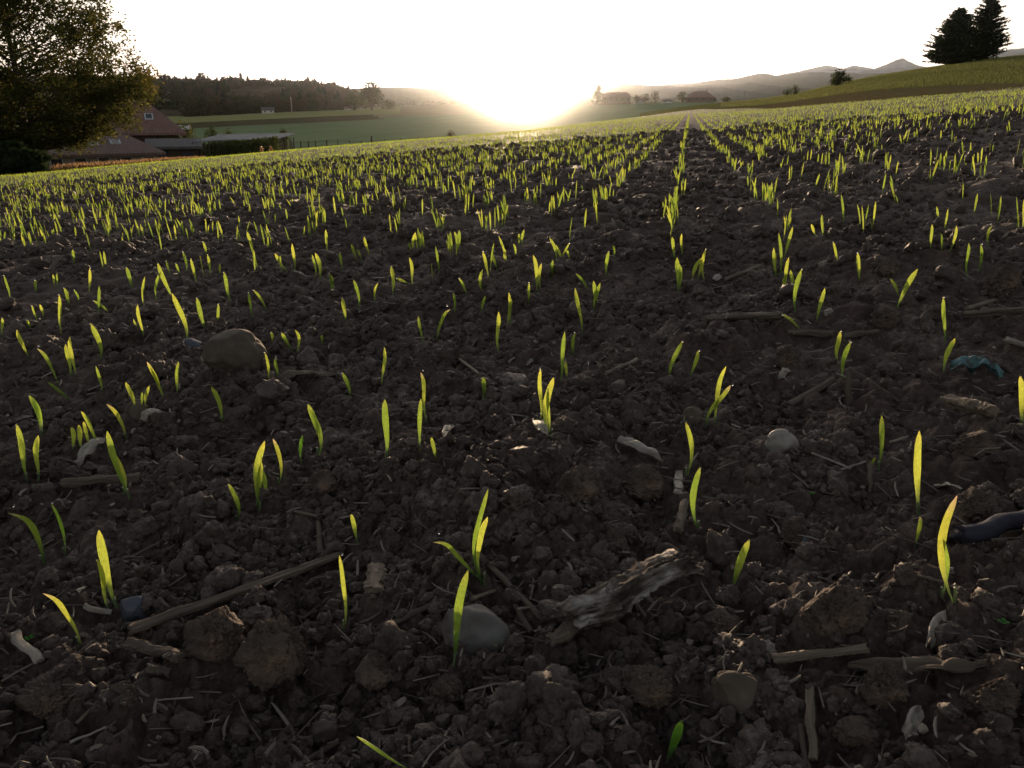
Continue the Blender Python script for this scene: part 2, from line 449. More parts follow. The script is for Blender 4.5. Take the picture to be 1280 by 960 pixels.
def roof_mat(name, a, b):
    m, nt, out = new_mat(name); L = nt.links.new
    bs = N(nt, 'ShaderNodeBsdfPrincipled', Roughness=0.75)
    tc = N(nt, 'ShaderNodeTexCoord')
    br = N(nt, 'ShaderNodeTexBrick', Scale=1.0)
    br.inputs['Brick Width'].default_value = 0.32; br.inputs['Row Height'].default_value = 0.34; br.inputs['Mortar Size'].default_value = 0.02
    br.inputs['Color1'].default_value = (*a, 1); br.inputs['Color2'].default_value = (*b, 1); br.inputs['Mortar'].default_value = (a[0] * .4, a[1] * .4, a[2] * .4, 1)
    L(tc.outputs['Object'], br.inputs['Vector'])
    L(br.outputs[0], bs.inputs['Base Color'])
    bp = N(nt, 'ShaderNodeBump', Strength=0.5, Distance=0.03); L(br.outputs[1], bp.inputs['Height']); L(bp.outputs[0], bs.inputs['Normal'])
    L(bs.outputs[0], out.inputs[0]); return m
M['roof'] = roof_mat('clay_tiles', (0.24, 0.13, 0.11), (0.30, 0.165, 0.14))
M['roof_old'] = roof_mat('weathered_tiles', (0.20, 0.12, 0.105), (0.26, 0.16, 0.14))
M['roof_grey'] = roof_mat('grey_tiles', (0.12, 0.11, 0.11), (0.17, 0.15, 0.15))
M['plaster'] = noisy_mat('plaster', [(0.3, (0.30, 0.26, 0.21)), (0.7, (0.42, 0.38, 0.32))], scale=1.5, bump=0.2, bscale=8, bdist=0.01)
M['white_wall'] = noisy_mat('white_wall', [(0.3, (0.66, 0.64, 0.60)), (0.7, (0.8, 0.78, 0.74))], scale=1.0, bump=0.1, bscale=8, bdist=0.01)
M['timber'] = noisy_mat('dark_timber', [(0.3, (0.06, 0.04, 0.03)), (0.7, (0.12, 0.085, 0.06))], scale=3, stretch=(1, 1, .2), bump=0.3, bscale=10, bdist=0.02)
M['glass'] = noisy_mat('window_glass', [(0.3, (0.03, 0.035, 0.045)), (0.7, (0.05, 0.055, 0.07))], scale=1, rough=0.08, spec=0.8)
M['frame'] = noisy_mat('pale_frame', [(0.3, (0.55, 0.56, 0.6)), (0.7, (0.7, 0.7, 0.72))], scale=2, rough=0.4)
M['metal'] = noisy_mat('grey_netting', [(0.3, (0.16, 0.16, 0.18)), (0.7, (0.26, 0.26, 0.29))], scale=1.5, bump=0.4, bscale=6, bdist=0.05, rough=0.6)
M['post'] = noisy_mat('post_wood', [(0.3, (0.07, 0.055, 0.045)), (0.7, (0.13, 0.10, 0.08))], scale=6, bump=0.3, bscale=20, bdist=0.01)
M['autumn'] = leaf_mat('autumn_foliage', (0.11, 0.08, 0.045), (0.15, 0.105, 0.055), (0.17, 0.12, 0.06), trans=0.35, gloss=0.0, var=0.5)
M['orange'] = leaf_mat('orange_leaves', (0.45, 0.26, 0.14), (0.6, 0.36, 0.2), (0.7, 0.45, 0.28), trans=0.5)
m, nt, out = new_mat('dew')
bs = N(nt, 'ShaderNodeBsdfPrincipled', Roughness=0.02, IOR=1.33); bs.inputs['Transmission Weight'].default_value = 1.0
nt.links.new(bs.outputs[0], out.inputs[0]); M['dew'] = m

# ------------------------------------------------------------------ primitive geometry
def ico(sub):
    t = (1 + 5 ** .5) / 2
    v = [(-1, t, 0), (1, t, 0), (-1, -t, 0), (1, -t, 0), (0, -1, t), (0, 1, t), (0, -1, -t), (0, 1, -t), (t, 0, -1), (t, 0, 1), (-t, 0, -1), (-t, 0, 1)]
    v = [np.array(p, float) / np.linalg.norm(p) for p in v]
    f = [(0, 11, 5), (0, 5, 1), (0, 1, 7), (0, 7, 10), (0, 10, 11), (1, 5, 9), (5, 11, 4), (11, 10, 2), (10, 7, 6), (7, 1, 8), (3, 9, 4), (3, 4, 2), (3, 2, 6), (3, 6, 8), (3, 8, 9), (4, 9, 5), (2, 4, 11), (6, 2, 10), (8, 6, 7), (9, 8, 1)]
    for _ in range(sub):
        c = {}; nf = []
        def mid(a, b):
            k = (min(a, b), max(a, b))
            if k not in c:
                p = v[a] + v[b]; v.append(p / np.linalg.norm(p)); c[k] = len(v) - 1
            return c[k]
        for a, b, d in f:
            x, y, z = mid(a, b), mid(b, d), mid(d, a)
            nf += [(a, x, z), (b, y, x), (d, z, y), (x, y, z)]
        f = nf
    return np.array(v), np.array(f)
ICO = {s: ico(s) for s in (1, 2, 3, 4, 5)}

def lumpy(sub, seed, lump=0.5, fine=0.2, flat=1.0, cut=0.0):
    v, f = ICO[sub]
    p = v.copy()
    o = np.array([seed * 7.13, seed * 3.7, seed * 1.9])
    rad = 1 + lump * noise3(p * 1.3 + o, 1) * 1.6 + lump * 0.7 * noise3(p * 2.7 + o, 2)
    if sub >= 3: rad += fine * noise3(p * 6 + o, 3) + fine * 0.6 * noise3(p * 12 + o, 4)
    if sub >= 5: rad += fine * 0.5 * noise3(p * 25 + o, 5)
    p = p * rad[:, None]
    if cut:   # planed facets
        rs = np.random.default_rng(seed)
        for _ in range(7):
            n = rs.normal(size=3); n /= np.linalg.norm(n)
            d = p @ n; lim = 1 - cut * rs.uniform(0.4, 1.2)
            ex = np.maximum(d - lim, 0)
            p -= n[None, :] * ex[:, None] * 0.85
    p[:, 2] *= flat
    return p, f

# ------------------------------------------------------------------ the ground: one fan of soil with fine relief, coarse sheets beyond and around
def grid_faces(nr, nc, off=0):
    i = np.arange(nr - 1)[:, None] * nc + np.arange(nc - 1)[None, :]
    i = i.ravel() + off
    return np.stack([i, i + nc, i + nc + 1, i + 1], 1)

A_L, A_R = -0.93, 0.93
NEAR_R = np.exp(np.linspace(math.log(0.20), math.log(22), 800))
MID_R = np.exp(np.linspace(math.log(22), math.log(125), 130))[1:]
rr_ = np.concatenate([NEAR_R, MID_R])
aa_ = np.linspace(A_L, A_R, 1300)
RR, AA = np.meshgrid(rr_, aa_, indexing='ij')
XX = RR * np.sin(AA); YY = RR * np.cos(AA)
ZZ = H(XX, YY)
# small overhang-ish sideways push breaks up the regular grid
jx = noise2(XX * 60, YY * 60, 61) * 0.006 * sstep(3, 1, RR); jy = noise2(XX * 60, YY * 60, 62) * 0.006 * sstep(3, 1, RR)
V = np.stack([XX + jx, YY + jy, ZZ], -1).reshape(-1, 3)
F = grid_faces(len(rr_), len(aa_))
rc = 0.5 * (rr_[:-1] + rr_[1:]); ac = 0.5 * (aa_[:-1] + aa_[1:])
RC, AC = np.meshgrid(rc, ac, indexing='ij')
PXC = 640 + np.tan(AC) * DY0 * FPX
wob = 3 * noise2(RC * .05, AC * 9, 77)
d_in = np.interp(PXC, [880, 960, 1100, 1280, 1500], [120, 54, 48, 58, 66]) + wob * .5
d_out = np.interp(PXC, [880, 960, 1100, 1280, 1500], [125, 104, 92, 70, 66]) + wob
midx = np.zeros(RC.shape, int)
midx[(RC > d_in) & (PXC > 880)] = 1
midx[(RC > d_out) & (PXC > 880)] = 2
o = mesh_obj('field_soil', V, F, None, smooth=True, mats=[M['soil'], M['plough'], M['strip_green']], midx=midx.ravel())
tag(o, kind='structure')

# terrain beyond
r2 = np.exp(np.linspace(math.log(125), math.log(9000), 150))
a2 = np.linspace(A_L, A_R, 300)
RR, AA = np.meshgrid(r2, a2, indexing='ij')
XX = RR * np.sin(AA); YY = RR * np.cos(AA)
ZZ = G(XX, YY) + 0.4 * noise2(XX * .02, YY * .02, 5) * sstep(125, 300, RR)
V = np.stack([XX, YY, ZZ], -1).reshape(-1, 3)
rc = 0.5 * (r2[:-1] + r2[1:]); ac = 0.5 * (a2[:-1] + a2[1:])
RC, AC = np.meshgrid(rc, ac, indexing='ij')
PXC = 640 + np.tan(AC) * DY0 * FPX
mi = np.zeros(RC.shape, int)                       # 0 = meadow
mi[(RC > 455 + (PXC - 300) * 0.12)] = 3
mi[(PXC < 470 - (RC - 500) * .2) & (RC > 455) & (RC < 520)] = 1
mi[(PXC < 500) & (RC >= 520) & (RC < 760)] = 2
mi[(RC > 1400)] = 3
mi[(PXC > 905) & (RC < 480)] = 4
mi[(PXC > 800) & (PXC <= 905) & (RC < 250)] = 4
o = mesh_obj('valley_fields', V, grid_faces(len(r2), len(a2)), None, smooth=True,
             mats=[M['meadow'], M['maize'], M['meadow_pale'], M['brown_field'], M['strip_green']], midx=mi.ravel())
tag(o, kind='structure')
# ground to the sides and behind, so the sheet goes on all round
r3 = np.concatenate([[0.02], np.exp(np.linspace(math.log(0.1), math.log(9000), 160))])
a3 = np.linspace(A_R - 0.02, 2 * math.pi + A_L + 0.02, 220)
RR, AA = np.meshgrid(r3, a3, indexing='ij')
XX = RR * np.sin(AA); YY = RR * np.cos(AA)
ZZ = np.clip(GA * XX, -6, 6) * sstep(4000, 60, RR) + GB * YY * sstep(60, 20, RR) + 0.02 * noise2(XX * 9, YY * 9, 8) * sstep(30, 10, RR) + 0.10 * sstep(0.6, 3.0, RR) - 0.03
o = mesh_obj('surrounding_field', np.stack([XX, YY, ZZ], -1).reshape(-1, 3), grid_faces(len(r3), len(a3)), M['soil'], smooth=True)
tag(o, kind='structure')

# ------------------------------------------------------------------ hills
def ridge(name, crest, r, depth_f, mat, seed, rough=2.0, nz=24, base_y=142, fr=0.08):
    """crest: [(px, y)] skyline in photo pixels; built as a real ridge at distance r"""
    px = np.array([c[0] for c in crest], float); yy = np.array([c[1] for c in crest], float)
    q = np.linspace(px[0], px[-1], 420)
    y = np.interp(q, px, yy)
    y = y + rough * (noise2(q * .03, q * 0, seed) + 0.6 * noise2(q * .09, q * 0, seed + 1) + 0.4 * noise2(q * .3, q * 0, seed + 2) + .25 * noise2(q * .9, q * 0, seed + 3)) * 2
    az = az_of_px(q)
    top = np.array([elev_at(a, b) for a, b in zip(q, y)]) * r + CAM_H
    u = np.linspace(-1, 1.0, nz)
    prof = np.cos(u * math.pi / 2) ** 1.3
    rad = r * (1 + depth_f * u)
    RR = rad[:, None] * np.ones(len(q))[None, :]
    AZ = np.ones(nz)[:, None] * az[None, :]
    X = RR * np.sin(AZ); Y = RR * np.cos(AZ)
    zb = G(X, Y) - 4
    Z = zb + (top[None, :] - zb) * prof[:, None]
    Z += prof[:, None] * (1 - prof[:, None]) * 4 * fr * (top[None, :] - zb) * (noise2(X / r * 14, Y / r * 14, seed + 7) + noise2(X / r * 40, Y / r * 40, seed + 8) * .5) * 2
    V = np.stack([X, Y, Z], -1).reshape(-1, 3)
    o = mesh_obj(name, V, grid_faces(nz, len(q)), mat, smooth=True)
    return tag(o, kind='structure')

ridge('wooded_hill', [(-300, 104), (60, 106), (180, 107), (250, 109), (330, 108), (390, 111), (430, 118), (470, 127), (520, 136)], 1000, 0.28, M['hill_wood'], 3, 0.6)
ridge('middle_hill', [(380, 116), (440, 111), (500, 108.5), (560, 112), (600, 114), (640, 119), (690, 119), (740, 122), (790, 132)], 1900, 0.2, M['hill_far'], 13, 0.35)
ridge('sunward_hill', [(600, 118), (660, 115), (690, 108), (720, 106), (765, 103), (800, 106), (850, 109), (900, 110), (1000, 122)], 2900, 0.2, M['hill_far'], 23, 0.7)
ridge('low_blue_hill', [(780, 116), (830, 111), (870, 107), (915, 105), (935, 103), (960, 107), (1010, 112), (1100, 114), (1200, 118)], 3200, 0.15, M['hill_far'], 33, 0.8)
ridge('blue_range', [(760, 112), (830, 107), (865, 103), (890, 99.5), (920, 98), (945, 92), (965, 95), (1000, 91), (1040, 90), (1080, 92), (1130, 95), (1200, 97), (1300, 100)], 4300, 0.15, M['hill_far'], 43, 0.8)
ridge('snowy_mountain', [(960, 96), (1000, 88), (1025, 82), (1045, 86), (1060, 82), (1085, 86), (1100, 80), (1112, 74), (1118, 72), (1126, 76), (1140, 82), (1160, 85), (1200, 84), (1230, 68), (1250, 62), (1290, 58), (1400, 66), (1500, 80)], 5600, 0.12, M['alp'], 53, 0.7)

# haze: even air round everything, sky outside
hb = 6300.0
mh, nth, oh = new_mat('haze_air')
pv = N(nth, 'ShaderNodeVolumePrincipled', Density=HAZE_DENSITY, Anisotropy=0.982)
pv.inputs['Color'].default_value = (0.88, 0.93, 1.0, 1)
nth.links.new(pv.outputs[0], oh.inputs['Volume'])
zb_, zt_ = -120.0, 520.0
bv = [(x, y, z) for z in (zb_, zt_) for x, y in ((-9500, -9500), (9500, -9500), (9500, 9500), (-9500, 9500))]
bf = [(0, 3, 2, 1), (4, 5, 6, 7), (0, 1, 5, 4), (1, 2, 6, 5), (2, 3, 7, 6), (3, 0, 4, 7)]
tag(mesh_obj('haze', bv, np.array(bf), mh), kind='stuff')

# ------------------------------------------------------------------ blades of wheat
def blade_geo(base, tip, width, bend=0.12, yaw=0.0, seg=8, hook=0.0, fold=0.25, side=0):
    """folded leaf ribbon from base to tip; returns verts, faces, t"""
    base = np.asarray(base, float); tip = np.asarray(tip, float)
    ax = tip - base; L = np.linalg.norm(ax); ax = ax / L
    right = np.array([math.cos(yaw), math.sin(yaw), 0.0])
    right = right - ax * (right @ ax); right /= np.linalg.norm(right)
    nrm = np.cross(ax, right)
    t = np.linspace(0, 1, seg + 1)
    pk = rng.uniform(.56, .76)
    prof = np.interp(t, [0, .15, .35, pk, .86, .94, .98, 1], [.24, .30, .62, 1.0, .84, .60, .38, .10])
    bowx = (np.sin(t * math.pi) * bend + np.sin(t * 2 * math.pi) * rng.uniform(-.02, .02)) * L
    cen = base[None] + ax[None] * (t * L)[:, None] + np.array([1.0, 0, 0])[None] * bowx[:, None] * (1 if side >= 0 else -1)
    if hook:
        hk = np.clip((t - .72) / .28, 0, 1) ** 1.6
        cen = cen + right[None] * (hk * hook * L * .22 * -1)[:, None] - np.array([0, 0, 1.0])[None] * (hk * abs(hook) * L * .18)[:, None]
    w = width * .5 * prof
    V = np.stack([cen - right * w[:, None], cen + nrm * (w * fold)[:, None], cen + right * w[:, None]], 1).reshape(-1, 3)
    i = np.arange(seg) * 3
    F = np.concatenate([np.stack([i, i + 1, i + 4, i + 3], 1), np.stack([i + 1, i + 2, i + 5, i + 4], 1)])
    return V, F, np.repeat(t, 3), np.tile([0.0, .5, 1.0], seg + 1)

# landmark things of the foreground are listed first so seedlings can be named after them
SEGS = []       # ground lines of the lying pieces
LAND = []       # (px, py, phrase)
def land(px, py, phrase): LAND.append((px, py, phrase))

def stone(px, by, w, h, mat, label, phrase=None, seed=1, name='stone', sub=4, lump=.35, fine=.06, cut=.25, bury=.22, d=None, yaw=0.0, cat='stone'):
    p = at(px, by - h * .12); s = mpp(p)
    rw = w * s / 2; rh = h * s / 2 * 1.1; rd = (d or w * .8) * s / 2
    V, F = lumpy(sub, seed, lump, fine, 1.0, cut)
    V = V / np.abs(V).max(0)[None, :]
    V = V * np.array([rw, rd, rh])
    c, s_ = math.cos(yaw), math.sin(yaw)
    o = mesh_obj(name, V, F, mat, smooth=True)
    o.location = (p[0], p[1] + rd * .7, float(G(p[0], p[1] + rd * .7)) + max(p[2] - float(G(p[0], p[1])), 0) * .5 + rh * (1 - bury))
    o.rotation_euler = (0, 0, yaw)
    tag(o, label, cat)
    if phrase: land(px, by, phrase)
    return o

def clod(px, by, w, h, label, phrase=None, seed=1, mat=None, **kw):
    return stone(px, by, w, h, mat or M['crust'], label, phrase, seed, 'soil_clod', 5, kw.pop('lump', .45), kw.pop('fine', .34), kw.pop('cut', .10), kw.pop('bury', .25), cat='clod', **kw)

def rod(p0, p1, r0, r1, seed=1, flat=1.0, seg=18, n=10, bend=0.0, ragged=0.3, lump=.18, groove=0.0, sag=0.0, grain=0.0):
    """stalk/stick between two points (local frame origin = p0)"""
    p0 = np.asarray(p0, float); p1 = np.asarray(p1, float)
    ax = p1 - p0; L = np.linalg.norm(ax); ax = ax / L
    up = np.array([0, 0, 1.0]); sd = np.cross(ax, up)
    if np.linalg.norm(sd) < 1e-3: sd = np.array([1.0, 0, 0])
    sd /= np.linalg.norm(sd); up = np.cross(sd, ax)
    t = np.linspace(0, 1, seg + 1); th = np.linspace(0, 2 * math.pi, n, endpoint=False)
    T, TH = np.meshgrid(t, th, indexing='ij')
    rad = r0 + (r1 - r0) * T
    nz = noise3(np.stack([np.cos(TH) * 1.5, np.sin(TH) * 1.5, T * L / max(r0, r1) * .25], -1).reshape(-1, 3) + seed * 5.3, 3).reshape(T.shape)
    rad = rad * (1 + lump * 2 * nz)
    if grain:
        A3 = lambda k, q: noise3(np.stack([np.cos(TH) * k, np.sin(TH) * k, T * q], -1).reshape(-1, 3) + seed * 2.1, 12).reshape(T.shape)
        rad = rad * (1 + grain * (1.6 * A3(6, 3.5) + 1.1 * A3(9, 14) + .9 * A3(12, 34)))
    if groove: rad = rad * (1 - groove * np.clip(np.cos(TH * 3 + seed), 0, 1))
    tt = T + 0
    rg = ragged * max(r0, r1) / L * 3
    e = noise3(np.stack([np.cos(TH) * 2.4, np.sin(TH) * 2.4, TH * 0 + seed], -1).reshape(-1, 3), 9).reshape(T.shape)
    tt[-1] += e[-1] * rg; tt[0] += e[0] * rg
    bw = np.sin(T * math.pi) * bend * L
    kink = noise3(np.stack([T * 4, T * 0 + seed, T * 0], -1).reshape(-1, 3), 5).reshape(T.shape) * max(r0, r1) * .8
    P = ax * (tt * L)[..., None] + sd * (rad * np.cos(TH) + bw + kink)[..., None] + up * (rad * np.sin(TH) * flat - np.sin(T * math.pi) * sag * L)[..., None]
    V = P.reshape(-1, 3)
    i = (np.arange(seg)[:, None] * n + np.arange(n)[None, :]).ravel()
    j = (np.arange(seg)[:, None] * n + (np.arange(n)[None, :] + 1) % n).ravel()
    F = np.stack([i, j, j + n, i + n], 1)
    c0 = len(V); V = np.vstack([V, V[:n].mean(0) + ax * r0 * .4, V[-n:].mean(0) - ax * r1 * .4])
    k = np.arange(n); k2 = (k + 1) % n; b = seg * n
    F3 = np.concatenate([np.stack([k2, k, np.full(n, c0)], 1), np.stack([b + k, b + k2, np.full(n, c0 + 1)], 1)])
    return V, F, F3

def stick(x0, y0, x1, y1, thick, mat, label, phrase=None, name='stalk', cat='stalk', seed=1, flat=.7, lift0=.3, lift1=.3, taper=1.0, extra=(), **kw):
    a = at(x0, y0); b = at(x1, y1)
    s = mpp(a); r = thick * s / 2
    a = a + np.array([0, 0, r * flat * lift0 * 2]); b = b + np.array([0, 0, r * flat * lift1 * 2])
    # rest on the highest relief under it
    ts = np.linspace(0.05, .95, 9); P = a[None] + (b - a)[None] * ts[:, None]
    up = float(np.quantile(H(P[:, 0], P[:, 1]) - P[:, 2], .96 if thick > 11 else .8))
    up += r * flat * .8
    up += .004 if thick > 11 else 0
    if up > 0: a[2] += up; b[2] += up
    if abs(a[2] - b[2]) > .25 * np.linalg.norm(b[:2] - a[:2]):
        mz = (a[2] + b[2]) / 2; a[2] = a[2] * .6 + mz * .4; b[2] = b[2] * .6 + mz * .4
    SEGS.append((a[0], a[1], b[0], b[1], r))
    V, F, F3 = rod(a, b, r, r * taper, seed, flat, **kw)
    # align local Z with the stalk so grain textures run along it
    ax = (b - a) / np.linalg.norm(b - a)
    q = Vector(ax).to_track_quat('Z', 'Y')
    Rm = np.array(q.to_matrix())
    o = mesh_obj(name, V @ Rm, [F, F3], mat, smooth=True)
    o.location = a; o.rotation_mode = 'QUATERNION'; o.rotation_quaternion = q
    tag(o, label, cat)
    if phrase: land((x0 + x1) / 2, (y0 + y1) / 2, phrase)
    return o

def upright(x0, y0, hx, hy, thick, mat, label, phrase=None, name='stubble', cat='stubble', seed=1, flat=.5, taper=.7, lean=.35, **kw):
    """piece standing in the soil: foot at (x0,y0), top seen at (hx,hy)"""
    a = at(x0, y0); s = mpp(a)
    b = tip_point(a, x0, y0, hx, hy, lean)
    a = a - (b - a) * .12
    V, F, F3 = rod(a, b, thick * s / 2, thick * s / 2 * taper, seed, flat, **kw)
    ax = (b - a) / np.linalg.norm(b - a); q = Vector(ax).to_track_quat('Z', 'Y'); Rm = np.array(q.to_matrix())
    o = mesh_obj(name, V @ Rm, [F, F3], mat, smooth=True)
    o.location = a; o.rotation_mode = 'QUATERNION'; o.rotation_quaternion = q
    tag(o, label, cat)
    if phrase: land(x0, y0, phrase)
    return o

def tip_point(a, bx, by, tx, ty, lean=0.0):
    """point above a that shows at (tx,ty) when the foot shows at (bx,by)"""
    # shift for the relief correction: keep the pixel offset
    v = a - np.array([0, 0, CAM_H]); dep = v[1] * CP - v[2] * SP
    cx = 640 + FPX * v[0] / dep; cyy = 480 - FPX * (v[1] * SP + v[2] * CP) / dep
    d = ray(cx + tx - bx, cyy + ty - by)
    yq = a[1] + lean * abs(ty - by) * dep / FPX
    t = yq / d[1]
    return d * t + np.array([0, 0, CAM_H])

def husk(x0, y0, x1, y1, wid, mat, label, phrase=None, seed=1, curl=1.2, lift=.5, name='husk', cat='husk', wave=.3):
    a = at(x0, y0); b = at(x1, y1); s = mpp(a); w = wid * s
    ts = np.linspace(0, 1, 7); P = a[None] + (b - a)[None] * ts[:, None]
    up_ = max(float(np.quantile(H(P[:, 0], P[:, 1]) - P[:, 2], .8)), 0) + w * .12
    a[2] += up_; b[2] += up_
    SEGS.append((a[0], a[1], b[0], b[1], w * .5))
    ax = b - a; L = np.linalg.norm(ax); ax /= L
    sd = np.cross(ax, [0, 0, 1.0]); sd /= np.linalg.norm(sd); up = np.cross(sd, ax)
    n, mseg = 26, 10
    T, U = np.meshgrid(np.linspace(0, 1, n), np.linspace(-1, 1, mseg), indexing='ij')
    env = np.interp(T, [0, .1, .3, .7, .9, 1], [.35, .7, 1, .9, .55, .2]) * (1 + .5 * noise2(T * 6 + seed, U * 0, 3))
    ang = U * curl
    rad = w * .5 / max(curl, .3)
    wv = wave * w * noise2(T * 5 + seed, U * 1.5, 6) * 2
    edge = noise2(T * 14 + seed, U * 3, 8)
    P = ax * ((T + .04 * edge) * L)[..., None] + sd * (np.sin(ang) * rad * env)[..., None] + up * ((np.cos(ang) - math.cos(curl)) * rad * env * 1.0 + wv + lift * w * .3 + w * .25 * np.sin(T * math.pi))[..., None]
    V0 = P.reshape(-1, 3); V1 = V0 - up * w * .05
    F = grid_faces(n, mseg); k = len(V0)
    top = F[:, ::-1]; bot = F + k
    bd = np.concatenate([np.arange(mseg), np.arange(1, n) * mseg + mseg - 1, (n - 1) * mseg + np.arange(mseg - 2, -1, -1), np.arange(n - 2, 0, -1) * mseg])
    b2 = np.roll(bd, -1)
    sdF = np.stack([bd, b2, b2 + k, bd + k], 1)
    q = Vector(ax).to_track_quat('Z', 'Y'); Rm = np.array(q.to_matrix())
    o = mesh_obj(name, np.vstack([V0, V1]) @ Rm, np.concatenate([top, bot, sdF]), mat, smooth=True)
    o.location = a; o.rotation_mode = 'QUATERNION'; o.rotation_quaternion = q
    tag(o, label, cat)
    if phrase: land((x0 + x1) / 2, (y0 + y1) / 2, phrase)
    return o

# --- stones
stone(288, 470, 80, 62, M['stone_brown'], 'large rounded brown rock half sunk in the soil, left of centre', 'the large brown rock', seed=4, lump=.3, cut=.10, bury=.34)
stone(978, 578, 46, 36, M['stone_pale'], 'smooth pale grey pebble lying on dark crumbs right of centre', 'the smooth pale pebble', seed=5, lump=.22, fine=0, cut=.2)
stone(594, 826, 88, 72, M['stone_grey'], 'smooth dark grey stone behind the blade at bottom centre', 'the smooth grey stone', seed=8, lump=.25, fine=.02, cut=.15, bury=.55)
stone(922, 897, 58, 62, M['stone_brown'], 'upright brown stone near the bottom edge, below the rotten wood', 'the upright brown stone', seed=11, lump=.3, cut=.4)
stone(960, 832, 30, 30, M['stone_pale'], 'small whitish lump of stone left of the pale stalk', None, seed=12, lump=.4, fine=.15)
stone(237, 441, 27, 17, M['stone_slate'], 'small bluish stone touching the large brown rock', None, seed=14)
stone(165, 788, 36, 30, M['stone_slate'], 'dark slate-blue stone beside the two-bladed seedling at left', 'the slate-blue stone', seed=16, cut=.45)
stone(868, 537, 30, 26, M['stone_brown'], 'round brown pebble in the soil left of the forked seedling', None, seed=18, lump=.2)
stone(170, 526, 28, 22, M['stone_brown'], 'small brown pebble under the group of blades at left', None, seed=19, lump=.2)
stone(898, 770, 22, 13, M['stone_slate'], 'flat bluish pebble right of the rotten wood', None, seed=21, lump=.2, fine=0)
stone(720, 606, 17, 14, M['stone_pale'], 'tiny pale pebble on top of the centre clod', None, seed=24, lump=.2)
stone(1013, 675, 17, 16, M['stone_slate'], 'tiny blue-grey pebble left of the big rusty clod', None, seed=25, lump=.3)
# --- clods
clod(264, 842, 86, 78, 'large fibrous dark clod under the long stalk at lower left', 'the left fibrous clod', seed=31)
clod(342, 890, 90, 88, 'big crumbly dark clod at lower left, right of the fibrous one', 'the lower left clod', seed=33, fine=.3)
clod(1046, 812, 96, 92, 'big clod with rusty orange top at lower right', 'the rusty clod', seed=35, cut=.3)
clod(1253, 897, 74, 66, 'block-shaped clod with orange crust near the lower right corner', 'the orange-crusted clod', seed=37, cut=.4)
clod(1108, 893, 62, 66, 'dark rounded clod under the dry husk at lower right', None, seed=39, cut=.25)
clod(1188, 812, 46, 44, 'small clod with rusty cap beside the curved husk', None, seed=41)
clod(1128, 795, 38, 42, 'pointed clod with orange tip right of the rusty clod', None, seed=42)
clod(726, 640, 72, 60, 'brown clod at the centre of the picture', 'the centre clod', seed=44)
clod(812, 908, 76, 56, 'wide lobed clod near the bottom edge', None, seed=46, fine=.3)
clod(768, 868, 36, 36, 'small egg-shaped clod left of the lobed one', None, seed=47)
clod(733, 930, 34, 38, 'knobbly crumb in the bottom centre', None, seed=48)
clod(808, 640, 56, 46, 'clod left of the small tan root', None, seed=50)
clod(770, 690, 32, 32, 'round crumb behind the rotten wood', None, seed=51)
clod(516, 604, 44, 34, 'brown clod below the three centre-left blades', None, seed=53)
clod(612, 605, 34, 32, 'pointed crumb in the middle of the field', None, seed=54)
clod(1226, 575, 54, 44, 'rounded dark clod below the broken branch', None, seed=56)
clod(985, 462, 34, 30, 'dark clod at the left end of the bark strips', None, seed=58)
clod(1257, 378, 44, 42, 'dark clod at the right edge of the picture', None, seed=60)
clod(1112, 350, 34, 26, 'low rounded clod left of the right-leaning blade', None, seed=61)
clod(1110, 415, 40, 30, 'clod behind the bark at right', None, seed=62)
clod(60, 925, 90, 60, 'broad crumbly clod in the lower left corner', None, seed=63, fine=.3)
clod(145, 880, 50, 40, 'dark crumb above the straw tip at lower left', None, seed=64)
clod(1235, 650, 62, 46, 'dark clod above the bluish root at right', None, seed=65)
clod(1000, 690, 44, 36, 'dark clod above the rusty clod', None, seed=66)
clod(400, 620, 44, 34, 'low clod right of the tall left-centre tuft', None, seed=67)
clod(560, 880, 44, 40, 'soft crumb below the grey stone', None, seed=68)
clod(1075, 945, 60, 44, 'dark flat clod in the lower right', None, seed=69)
clod(600, 935, 36, 32, 'knobbly crumb near the lying yellow blade', None, seed=70)
clod(905, 800, 50, 36, 'brown crumb above the upright stone', None, seed=71)
clod(470, 880, 60, 44, 'crumbly clod in front of the tall single blade', None, seed=72)
# --- stalks, sticks, straw
stick(166, 806, 425, 708, 19, M['straw_dark'], 'long split dark stalk lying across the lower left', 'the long split stalk', seed=2, flat=.6, groove=.35, taper=.8, seg=120, n=28, grain=.3)
stick(405, 705, 396, 655, 9, M['straw_dark'], 'short upright broken stalk above the long stalk', None, seed=3, taper=.8)
stick(368, 646, 398, 656, 4, M['straw'], 'thin straw touching the short broken stalk', None, seed=4, name='straw', cat='straw')
stick(716, 800, 852, 722, 44, M['bark'], 'thick pale chunk of rotten wood lying right of centre', 'the rotten wood', name='rotten_wood', cat='wood', seed=5, flat=.62, lump=.34, taper=.8, seg=110, n=60, ragged=.5, grain=.42)
stick(686, 822, 742, 778, 17, M['straw_dark'], 'dark pointed splinter under the rotten wood', None, name='splinter', cat='wood', seed=6, taper=1.5, seg=50, n=30, grain=.4)
stick(612, 713, 680, 782, 8, M['straw_dark'], 'double dry straw slanting down right of the forked seedling', 'the slanting straw', name='straw', cat='straw', seed=7, groove=.3)
stick(644, 760, 665, 795, 8, M['straw_dark'], 'short dry straw right of the grey stone', None, name='straw', cat='straw', seed=8)
stick(845, 675, 855, 637, 11, M['straw'], 'small tan root piece standing left of a single blade', 'the tan root piece', name='root_piece', cat='root', seed=9, lump=.4, taper=.8, grain=.35, seg=60, n=26)
husk(773, 556, 828, 584, 20, M['husk'], 'curled brown and white husk right of centre', 'the curled husk', seed=10)
stick(847, 618, 848, 590, 11, M['husk'], 'pale flake of straw below a thin blade', None, name='straw_flake', cat='straw', seed=11, flat=.3)
